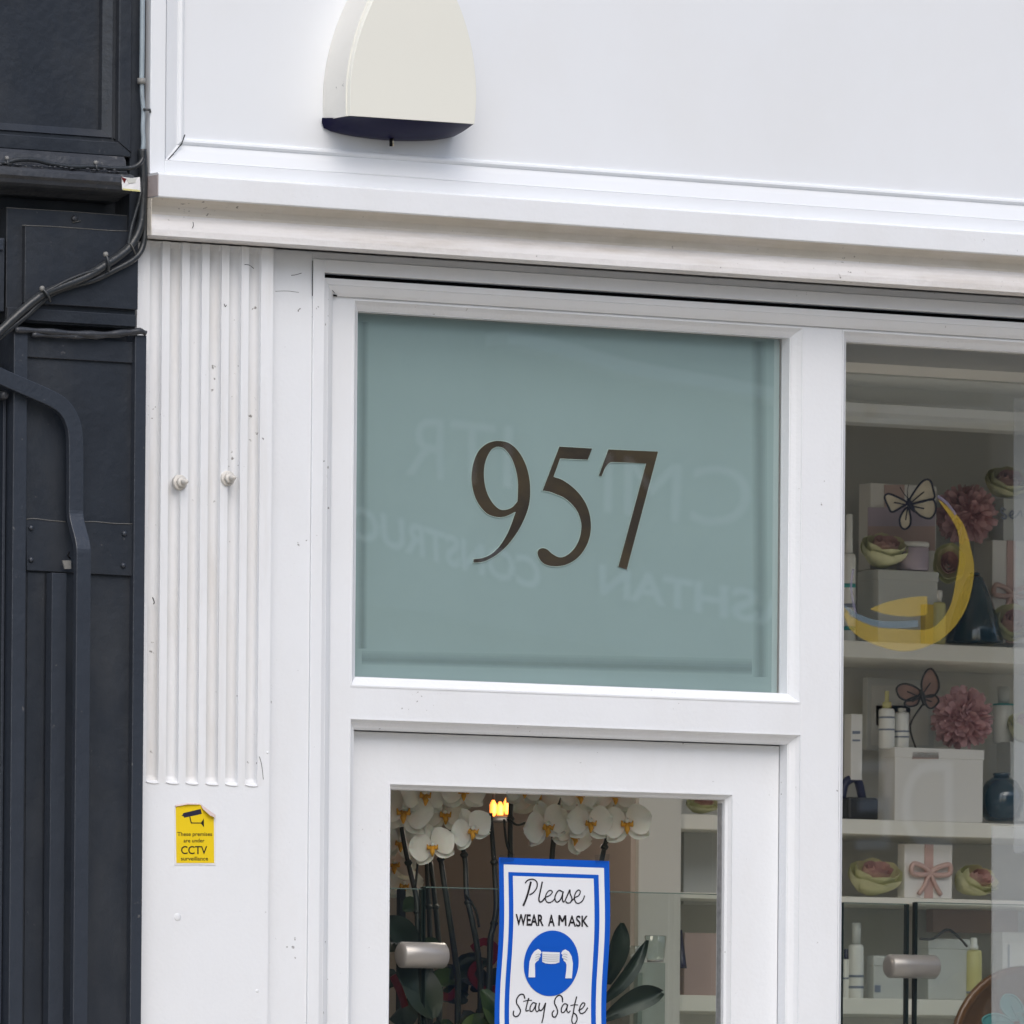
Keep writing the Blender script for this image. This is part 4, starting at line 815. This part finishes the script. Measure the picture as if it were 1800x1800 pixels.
# bottom shelf
bottle(1499, 1524, 1622, 1757, YI, 'bot', 'tall white spray bottle left of the boxes on the bottom shelf', .28, 'carton_grey', band=((.4, 'label_b'), (.2, 'label_b')), slim=.6)
bottle(1484, 1498, 1668, 1757, YI+.02, 'bot', 'short white bottle at the left end of the bottom shelf', .2, 'navy', band=((.5, 'label_b'),))
carton('gift_box', 1524, 1592, 1681, 1757, YI, .03, 'carton_grey', 'small grey box with a blue dot print on the bottom shelf', 'box', True, stripes=((1538, 1548, 1732, 1744, 'label_b'),))
carton('gift_box', 1612, 1704, 1651, 1757, YI+.02, .05, 'carton_grey', 'tall grey box right of the clamp on the bottom shelf', 'box', True)
bottle(1706, 1732, 1648, 1757, YI, 'yellow_bot', 'pale yellow bottle right of the tall grey box', .2, 'bot', band=((.12, 'label_b'),), slim=.4)
carton('gift_box', 1742, 1860, 1640, 1757, YI+.05, .05, 'carton', 'ivory carton with blue print at the right of the bottom shelf', 'box', True, stripes=((1772, 1775, 1660, 1745, 'label_b'), (1785, 1860, 1582, 1586, 'label_b')))
mb = MB(); mb.tube(smooth_curve([P(1616, 1650, YI), P(1640, 1650, YI-.01), P(1664, 1634, YI-.01), P(1684, 1646, YI-.01), P(1700, 1664, YI-.01)], 5), .003, 'pot', 7)
tag(mb.build('wire_handle'), 'thin dark looped wire resting on the tall grey box', 'wire handle')
carton('gift_box', 1628, 1790, 1590, 1640, YI+.24, .03, 'carton_pink', 'blush box at the back of the bottom shelf under the third shelf', 'box', False)
# goods seen through the door, left end of the shelves
carton('hamper_box', 1190, 1262, 1462, 1590, YI+.1, .03, 'carton_grey', 'grey brown box left end of the third shelf seen through the door', 'box', False)
carton('gift_box', 1195, 1275, 1640, 1750, YI+.03, .02, 'carton_pink', 'dusky pink box on the bottom shelf seen through the door', 'box', False)
tn = thing('napkin', P(1196, 1700, YI), 'narrow navy paper cone beside the dusky pink box seen through the door', 'paper cone'); mb = MB(); mb.lathe(tuple(P(1197, 1702, YI-.005)), [(.014, 0), (.012, .01), (.002, .085)], 'navy', 14); mb.build('cone', tn)
rose(1206, 1262, 1400, 1432, YI, 'yellow rose on the second shelf seen through the door corner')
# round brown ornament with teal butterfly in the window, bottom right
YO = .55
ho = thing('round_tray', P(1760, 1830, YO), 'round brown lacquered tray standing in the window corner', 'tray')
c = P(1795, 1852, YO); mb = MB(); mb.lathe(tuple(c), [(.182, .0), (.190, -.006), (.186, -.016), (.170, -.012), (.168, -.004), (.02, -.003)], 'brown', 48, 'y'); mb.build('tray_disc', ho)
mb = MB(); mb.box(c.x-.05, c.x+.05, YO-.03, YO+.08, c.z-.25, c.z-.17, 'pot'); mb.build('tray_foot', ho, .004)
butterfly([[(1782, 1792), (1760, 1772), (1765, 1750), (1785, 1752), (1798, 1775)], [(1780, 1796), (1752, 1782), (1728, 1790), (1735, 1806), (1765, 1808)], [(1800, 1780), (1812, 1752), (1830, 1755), (1826, 1785), (1808, 1796)]], [(1790, 1780), (1793, 1788), (1797, 1798), (1800, 1808)], YO-.05, 'teal butterfly ornament in front of the round brown tray', 'wing_teal', 'wing_teal', False)
# translucent crescent and swirl shapes on display pane
dl = thing('window_swirl', P(1600, 1150, YG), 'faint yellow and blue swirl on the big window', 'window decal')
fnD = lambda a, b: P(a, b, YG+.004)
def cres(mb, outer, inner, mt):
    o_ = smooth_curve([(a, b, 0) for a, b in outer], 5); i_ = smooth_curve([(a, b, 0) for a, b in inner], 5); n_ = len(o_)
    mb.add([fnD(p.x, p.y) for p in o_]+[fnD(p.x, p.y) for p in i_], [(i, i+1, n_+i+1, n_+i) for i in range(n_-1)], mt)
mb = MB(); cres(mb, [(1650, 878), (1690, 915), (1708, 970), (1712, 1010), (1700, 1065), (1675, 1105), (1640, 1132), (1590, 1145), (1540, 1134), (1500, 1112), (1484, 1085)], [(1650, 880), (1682, 930), (1686, 980), (1680, 1020), (1672, 1060), (1655, 1090), (1632, 1106), (1590, 1106), (1545, 1102), (1510, 1090), (1484, 1068)], 'logo_y')
cres(mb, [(1530, 1070), (1560, 1058), (1600, 1050), (1630, 1048)], [(1530, 1071), (1560, 1080), (1600, 1084), (1630, 1080)], 'logo_y'); mb.build('gold_swirl', dl)
mb = MB(); cres(mb, [(1485, 1064), (1515, 1082), (1555, 1092), (1614, 1090)], [(1485, 1076), (1512, 1092), (1550, 1104), (1614, 1102)], 'logo_b'); mb.build('blue_swirl', dl)
mb = MB(); ribbon(mb, [(1500, 1000), (1496, 1030), (1500, 1060), (1505, 1080)], 4, fnD, 'logo_l'); ribbon(mb, [(1648, 872), (1664, 884), (1680, 905)], 5, fnD, 'logo_l'); mb.build('lilac_line', dl)

# ------------------------------------------------------------------ glass counter screens with clamps
YW = .62
def screen(x0, x1, yt, name, label, YW=.62):
    t = thing(name, P((x0+x1)/2, 1900, YW), label, 'glass screen', 'clear counter screens'); a, b = XA(x0, 1700, YW), XA(x1, 1700, YW); z1_ = ZA((x0+x1)/2, yt, YW)
    mb = MB(); mb.add([(a, YW, .9), (b, YW, .9), (b, YW, z1_), (a, YW, z1_)], [(0, 1, 2, 3)], 'glass2'); mb.build('pane', t)
    mb = MB(); mb.box(a, b, YW-.001, YW+.007, z1_, z1_+.002, 'glass_lip'); mb.build('polished_edge', t)
    for xx, nm in ((a, -1), (b, 1)):
        mb = MB(); mb.box(xx-.003, xx+.003, YW-.003, YW+.009, .9, z1_+.001, 'glass_edge'); mb.build('side_edge', t)
    return t
screen(1479, 1594, 1589, 'glass_screen', 'clear glass screen between the mullion and the clamp'); screen(1609, 1860, 1590, 'glass_screen', 'clear glass screen right of the clamp behind the big window')
screen(610, 741, 1562, 'glass_screen', 'clear glass screen at the hinge side of the door', .235); screen(744, 1290, 1567, 'glass_screen', 'wide clear glass screen behind the mask poster', .235)
def clamp(x0, x1, yt, yb, label, YW=.62):
    c = P((x0+x1)/2, (yt+yb)/2, YW-.025); hl = (XA(x1, yt, YW)-XA(x0, yt, YW))/2; r = (ZA(x0, yt, YW)-ZA(x0, yb, YW))/2
    t = thing('screen_clamp', c, label, 'clamp', 'cylindrical screen clamps'); mb = MB(); mb.lathe(tuple(c), [(r*.55, -hl), (r*.85, -hl*.97), (r, -hl*.9), (r, hl*.9), (r*.85, hl*.97), (r*.55, hl)], 'clamp', 28, 'x'); mb.build('barrel', t)
    mb = MB(); mb.lathe((c.x, YW-.012, c.z), [(r*.7, -.005), (r*.7, .02)], 'steel', 16, 'y'); mb.build('fixing', t)
clamp(1560, 1646, 1678, 1720, 'silver cylindrical clamp joining the glass screens behind the big window'); clamp(702, 782, 1656, 1702, 'pearly cylindrical clamp joining the glass screens behind the door', .235)
mb = MB(); a = XA(702, 1700, YW+.02); mb.box(a, a+.014, YW+.02, YW+.034, .02, ZA(702, 1562, YW), 'pot'); tag(mb.build('screen_post'), 'black upright post behind the door glass left of the clamp', 'post')
ct = thing('counter', (0, YW, 0), 'long pale counter carrying the glass screens', 'counter'); mb = MB(); mb.box(xL+.1, 4.2, .22, .95, .86, .9, 'shelf'); mb.build('counter_top', ct, .003); mb = MB(); mb.box(xL+.12, 4.18, .46, .9, .02, .86, 'carton_grey'); mb.build('counter_front', ct, .003)

# ------------------------------------------------------------------ orchids
def orchid_flower(mb_p, mb_l, c, r, ang, tilt, seed):
    rnd = random.Random(seed)
    nrm = Vector((-.35+tilt[0], -1, tilt[1])).normalized(); up = Vector((0, 0, 1)); e1 = up.cross(nrm).normalized(); e2 = nrm.cross(e1)
    e2 = -e2 if e2.z < 0 else e2
    def petal(a, ln, wd, cup, back=0):
        a += ang; d = e1*math.cos(a)+e2*math.sin(a); s_ = e1*-math.sin(a)+e2*math.cos(a); g_ = []
        for i in range(8):
            t = i/7; w_ = wd*(math.sin(math.pi*min(1, t*.92+.05))**.75)
            for j in range(5):
                v_ = (j-2)/2; wob = .06*r*math.sin(v_*5+t*7+seed)*t
                g_.append(c+d*(ln*t)+s_*w_*v_+nrm*(cup*math.sin(t*2.2)*r*(1-.5*v_*v_)-back*r+wob+.10*r*(abs(v_))*t))
        mb_p.add(g_, [(i*5+j, i*5+j+1, (i+1)*5+j+1, (i+1)*5+j) for i in range(7) for j in range(4)], 'petal', True)
    for a, ln, wd in ((math.pi/2, r*.95, r*.36), (R(215), r*.95, r*.36), (R(325), r*.95, r*.36)): petal(a, ln, wd, -.12, .06)
    petal(R(12), r*.98, r*.60, .12); petal(R(168), r*.98, r*.60, .12)
    # lip
    k = r*.26; L_ = []
    for s_ in (-1, 1):
        mb_l.tube([c+nrm*r*.08, c+e1*s_*k*.7-e2*k*.3+nrm*r*.28, c+e1*s_*k*.8+e2*k*.3+nrm*r*.32], [k*.35, k*.3, k*.1], 'lip', 7)
    mb_l.tube([c+nrm*r*.1, c-e2*k*.9+nrm*r*.3, c-e2*k*1.6+nrm*r*.22], [k*.4, k*.42, k*.12], 'lip', 7)
    mb_l.tube([c+nrm*r*.05, c+e2*k*.5+nrm*r*.28], [k*.35, k*.3], 'petal', 7)
def orchid(label, stems, flowers, Y, leaves=(), side=()):
    bx, by = stems[0][-1]; base = P(bx, by, Y); base.z = .9
    t = thing('orchid', base, label, 'orchid')
    for s_, rr in ((s, .0062) for s in stems):
        p3 = smooth_curve([P(a, b, Y+.015*math.sin(i)) for i, (a, b) in enumerate(s_)], 5)
        last = p3[-1]; p3 += [Vector((last.x+(base.x-last.x)*k/3, last.y+(base.y-last.y)*k/3, last.z+(1.0-last.z)*k/3)) for k in (1, 2, 3)]
        mb = MB(); mb.tube(p3, [rr*(.75+.35*i/len(p3)) for i in range(len(p3))], 'stem', 8)
        for j in (8, 17):
            if j < len(p3)-4: q = p3[j]; mb.lathe(tuple(q), [(rr*.9, -.006), (rr*1.5, 0), (rr*.9, .006)], 'stem', 8)
        mb.build('stem', t)
    for s_ in side:
        mb = MB(); mb.tube(smooth_curve([P(a, b, Y-.01) for a, b in s_], 4), .0026, 'stem', 6); mb.build('stem', t)
    for k, f in enumerate(flowers):
        px, py, r_, tx, tz = f[:5]; an = f[5] if len(f) > 5 else 0
        c = P(px, py, Y-.05-.02*(k % 2)); mp, ml = MB(), MB(); orchid_flower(mp, ml, c, r_, an, (tx, tz), k*3+int(px))
        fo = mp.build('flower', t); ml.build('throat', fo)
    for l in leaves:      # (base px,py),(tip px,py), width m, mat
        (a, b), (c_, d_), wd, mt, arch_ = l; p0 = P(a, b, Y-.03); p1 = P(c_, d_, Y-.06); dv = p1-p0; ln = dv.length; dv.normalize(); s_ = Vector((-dv.z, 0, dv.x)); g_ = []
        for i in range(13):
            t_ = i/12; w_ = wd*(math.sin(math.pi*(.12+.86*t_))**.7)*(.6+.5*t_ if t_ < .8 else 1.0)
            for j in range(5):
                v_ = (j-2)/2; g_.append(p0+dv*ln*t_+s_*w_*v_+Vector((0, .012*abs(v_)*-1-.015*math.sin(t_*3), arch_*math.sin(math.pi*t_))))
        mb = MB(); mb.add(g_, [(i*5+j, i*5+j+1, (i+1)*5+j+1, (i+1)*5+j) for i in range(12) for j in range(4)], mt, True); mb.build('leaf', t)
    mb = MB(); mb.lathe(tuple(base), [(.05, 0), (.055, .01), (.068, .12), (.072, .125), (.06, .12)], 'pot', 20); mb.build('pot', t)
    return t
orchid('white orchid with a tall bowed stem at the left of the door glass', [[(745, 1370), (756, 1395), (764, 1440), (772, 1490), (779, 1542), (788, 1600), (797, 1660), (805, 1722)], [(706, 1455), (712, 1490), (722, 1535), (732, 1580), (735, 1640), (742, 1700)]],
       [(780, 1432, .052, .1, .1), (760, 1487, .050, -.2, -.1, .3), (712, 1428, .062, -.5, .2, -.2), (742, 1398, .055, .3, .1), (795, 1396, .05, -.4, .3)], .34, [((735, 1700), (672, 1612), .035, 'leaf', .01)], [[(730, 1560), (733, 1530), (735, 1500)], [(764, 1440), (740, 1430), (715, 1424)], [(772, 1470), (790, 1460), (800, 1452)]])
orchid('white orchid leaning behind the door glass just left of the poster', [[(806, 1455), (812, 1480), (818, 1520), (820, 1570), (828, 1610), (838, 1660), (845, 1720)], [(862, 1430), (866, 1480), (870, 1540), (872, 1600), (862, 1650)]],
       [(827, 1458, .050, .3, -.2, .5), (815, 1392, .050, -.2, .2)], .30, [((850, 1790), (800, 1830), .04, 'leaf2', .0), ((845, 1740), (875, 1812), .035, 'leaf2', 0), ((700, 1680), (760, 1790), .05, 'leaf', 0)], [[(818, 1570), (836, 1600), (842, 1630)]])
orchid('white orchid with paired stems rising above the poster', [[(899, 1370), (898, 1410), (897, 1460), (897, 1510), (896, 1600), (900, 1700)], [(982, 1385), (981, 1410), (976, 1450), (971, 1500), (966, 1580), (960, 1700)]],
       [(940, 1402, .055, -.1, .2), (958, 1450, .056, .35, -.2, .4), (1005, 1468, .05, .5, -.1, -.4), (918, 1390, .045, .2, .2)], .38, [], [[(896, 1440), (908, 1450), (924, 1446)], [(897, 1500), (890, 1480), (886, 1440)], [(978, 1430), (990, 1425), (1000, 1415)], [(975, 1470), (990, 1450), (996, 1400)]])
orchid('white orchid with two open flowers and long leaves right of the poster', [[(1071, 1450), (1066, 1475), (1060, 1500), (1054, 1540), (1048, 1620), (1040, 1760)]],
       [(1035, 1446, .052, .15, .0), (1101, 1448, .056, -.1, .1, .15), (1078, 1400, .052, .1, .3), (1014, 1398, .05, .4, .2)], .32, [((1058, 1790), (1161, 1744), .030, 'leaf', .012), ((1050, 1765), (1133, 1652), .020, 'leaf', -.01), ((1062, 1730), (1088, 1622), .030, 'leaf', .0)])
orchid('dim white orchid farthest back at the hinge side of the door', [[(750, 1515), (752, 1560), (755, 1620), (757, 1700)], [(757, 1515), (762, 1560), (768, 1620), (775, 1700)]], [(694, 1520, .05, -.3, .1), (700, 1482, .05, .2, .1), (708, 1555, .045, .1, -.1), (735, 1455, .05, .2, .1)], .85)
# dark red looped strips and foliage at the foot
rb = thing('red_loops', P(800, 1740, .42), 'dark red looped strips among the orchid pots behind the door', 'ribbon bow')
for pts in ([(830, 1668), (850, 1655), (872, 1668), (862, 1692), (838, 1695), (828, 1715), (850, 1740), (872, 1738)], [(748, 1700), (752, 1735), (772, 1748), (790, 1752), (806, 1738)], [(690, 1715), (702, 1740), (712, 1770)]):
    mb = MB(); mb.tube(smooth_curve([P(a, b, .42) for a, b in pts], 5), .006, 'red', 4, flat=(.008, .0015)); mb.build('loop', rb)
fp = thing('foliage_plant', P(800, 1900, .4), 'low dark leafy plant among the orchid pots behind the door', 'plant')
rnd = random.Random(5)
for k in range(34):
    a = rnd.uniform(684, 870); b = rnd.uniform(1720, 1850) if a > 760 else rnd.uniform(1600, 1850); p0 = P(a, b, .44+rnd.uniform(0, .1)); an = rnd.uniform(.3, 2.9); dv = Vector((math.cos(an), -.3, math.sin(an))).normalized(); s_ = dv.cross(Vector((0, 1, 0))).normalized(); ln = rnd.uniform(.05, .11); g_ = []
    for i in range(6):
        t_ = i/5; w_ = .022*math.sin(math.pi*(.08+.9*t_))
        for j in (-1, 0, 1): g_.append(p0+dv*ln*t_+s_*w_*j+Vector((0, -.006*abs(j), -.03*t_*t_)))
    mb = MB(); mb.add(g_, [(i*3+j, i*3+j+1, (i+1)*3+j+1, (i+1)*3+j) for i in range(5) for j in range(2)], 'leaf2' if k % 5 == 0 else 'leaf', True); mb.build('leaf', fp)
mb = MB(); c = P(790, 1900, .5); mb.lathe((c.x, .55, .9), [(.09, 0), (.1, .02), (.11, .14), (.1, .14)], 'pot', 20); mb.build('pot', fp)
# small table glasses seen right of the poster
for i, (a, b, y) in enumerate(((1112, 1690, 0), (1152, 1672, 0))):
    t = thing('drinking_glass', P(a, b, .9), 'clear glass goblet left of the pale shelf side' if i == 0 else 'clear glass tumbler catching light before the pale shelf side', 'glass'); c = P(a, b+15, .9); mb = MB(); mb.lathe(tuple(c), [(.018, 0), (.02, .004), (.024, .05), (.022, .052)], 'glass2', 16); mb.build('bowl', t); mb = MB(); mb.lathe(tuple(c+Vector((0, 0, -.005))), [(.018, 0), (.018, .004)], 'clamp', 16); mb.build('glass_base', t)
    zz3 = c.z
    st_ = thing('plinth', (c.x, .93, .9), 'slim clear plinth under the goblet' if i == 0 else 'slim clear plinth under the tumbler', 'plinth'); mb = MB(); mb.box(c.x-.025, c.x+.025, .9, .95, .9, zz3-.006, 'glass2'); mb.build('plinth_block', st_)

# ------------------------------------------------------------------ across the street (seen only in the glass)
YO2 = -21.0
op = thing('opposite_building', (5, YO2, 0), 'grey rendered terrace across the street mirrored in the glass', 'building')
mb = MB(); mb.box(-2, 60, YO2-8, YO2, 0, 11, 'opp'); mb.build('wall', op)
def V(px, py, Y=YO2, Yg_=YG):      # real point whose mirror image in the glass shows at px,py
    p = P(px, py, 2*Yg_-Y); return Vector((p.x, Y, p.z))
def opl(name, x0, x1, yt, yb, mt, d=.15, slope=0):
    mb = MB(); q = [V(x0, yt, YO2+.02), V(x1, yt+slope*(x1-x0), YO2+.02), V(x1, yb+slope*(x1-x0), YO2+.02), V(x0, yb, YO2+.02)]; mb.plate([q], d, mt); return mb.build(name, op)
opl('string_course', 860, 1500, 590, 612, 'opp_l', .2, .2)
opl('pale_pilaster', 1752, 1900, 690, 2150, 'opp_l', .25)
opl('ledge', 1480, 1900, 716, 748, 'opp_l', .2, .02)
sg = thing('shop_sign', V(1000, 1100), 'slate grey contractor sign with white capitals across the street', 'sign')
mb = MB(); q = [V(430, 850, YO2+.2), V(1640, 1080, YO2+.2), V(1640, 1260, YO2+.2), V(430, 1030, YO2+.2)]; mb.plate([q], .05, 'opp_sign'); mb.build('board', sg)
mb = MB(); sgf = lambda a, b: V(a, b, YO2+.26)
text_px(mb, 'CONSTRUCTION', 955, 455, 1035, 975, sgf, 'opp_text', .03, .26)
text_px(mb, 'ASHTAN', 1392, 1058, 1106, 1048, sgf, 'opp_text', .03, .20)
mb.build('lettering', sg)
mb = MB(); sgw = lambda a, b: V(a, b, YO2+.06)
text_px(mb, 'DE', 1688, 1500, 1478, 1338, sgw, 'opp_text', .0, .02); text_px(mb, 'ITR', 905, 705, 845, 745, sgw, 'opp_faint', .0, .10); text_px(mb, 'CMI', 1315, 1065, 930, 830, sgw, 'opp_faint', .0, .15); mb.build('wall_lettering', op)
YL = .95  # lamp added in place of an amber glow
am = thing('added_lamp', P(880, 1424, YL), 'added lamp with three orange bulbs behind the door glass, in place of an amber glow', 'added lamp')
for (a, b) in ((867, 1421), (879, 1424), (891, 1417)):
    mb = MB(); p = P(a, b, YL); mb.lathe(tuple(p), [(.004, -.018), (.0075, -.008), (.0075, .008), (.003, .018)], 'amber', 12); mb.build('bulb', am)
mb = MB(); p = P(880, 1440, YL); mb.tube([(p.x, YL+.03, p.z), (p.x, YL+.03, ZC)], .003, 'pot', 8); mb.lathe((p.x, YL+.01, p.z), [(.03, -.006), (.034, 0), (.02, .008)], 'pot', 16); mb.build('rod', am)
ld = bpy.data.lights.new('added_fill_light', 'POINT'); ld.energy = 3.2; ld.color = (1, .86, .74); ld.shadow_soft_size = .12  # fill light added to brighten the shop interior
lo = bpy.data.objects.new('added_fill_light', ld); COL.objects.link(lo); lo.location = P(880, 1424, YL)-Vector((0, .12, .0)); lo.parent = am; lo.matrix_parent_inverse = am.matrix_world.inverted()
# translucent panels added to make the pale strip at the window's right
tp_ = thing('streak_panel', P(1770, 1600, .4), 'translucent pale acrylic panel added inside the big window', 'acrylic panel')
mb = MB(); mb.plate([[P(1744, 1452, .4), P(1960, 1456, .4), P(1960, 2300, .4), P(1744, 2300, .4)]], .003, 'streak'); mb.build('lower_panel', tp_)
mb = MB(); mb.plate([[P(1783, 700, .42), P(1960, 706, .42), P(1960, 1500, .42), P(1783, 1500, .42)]], .003, 'streak'); mb.build('upper_panel', tp_)
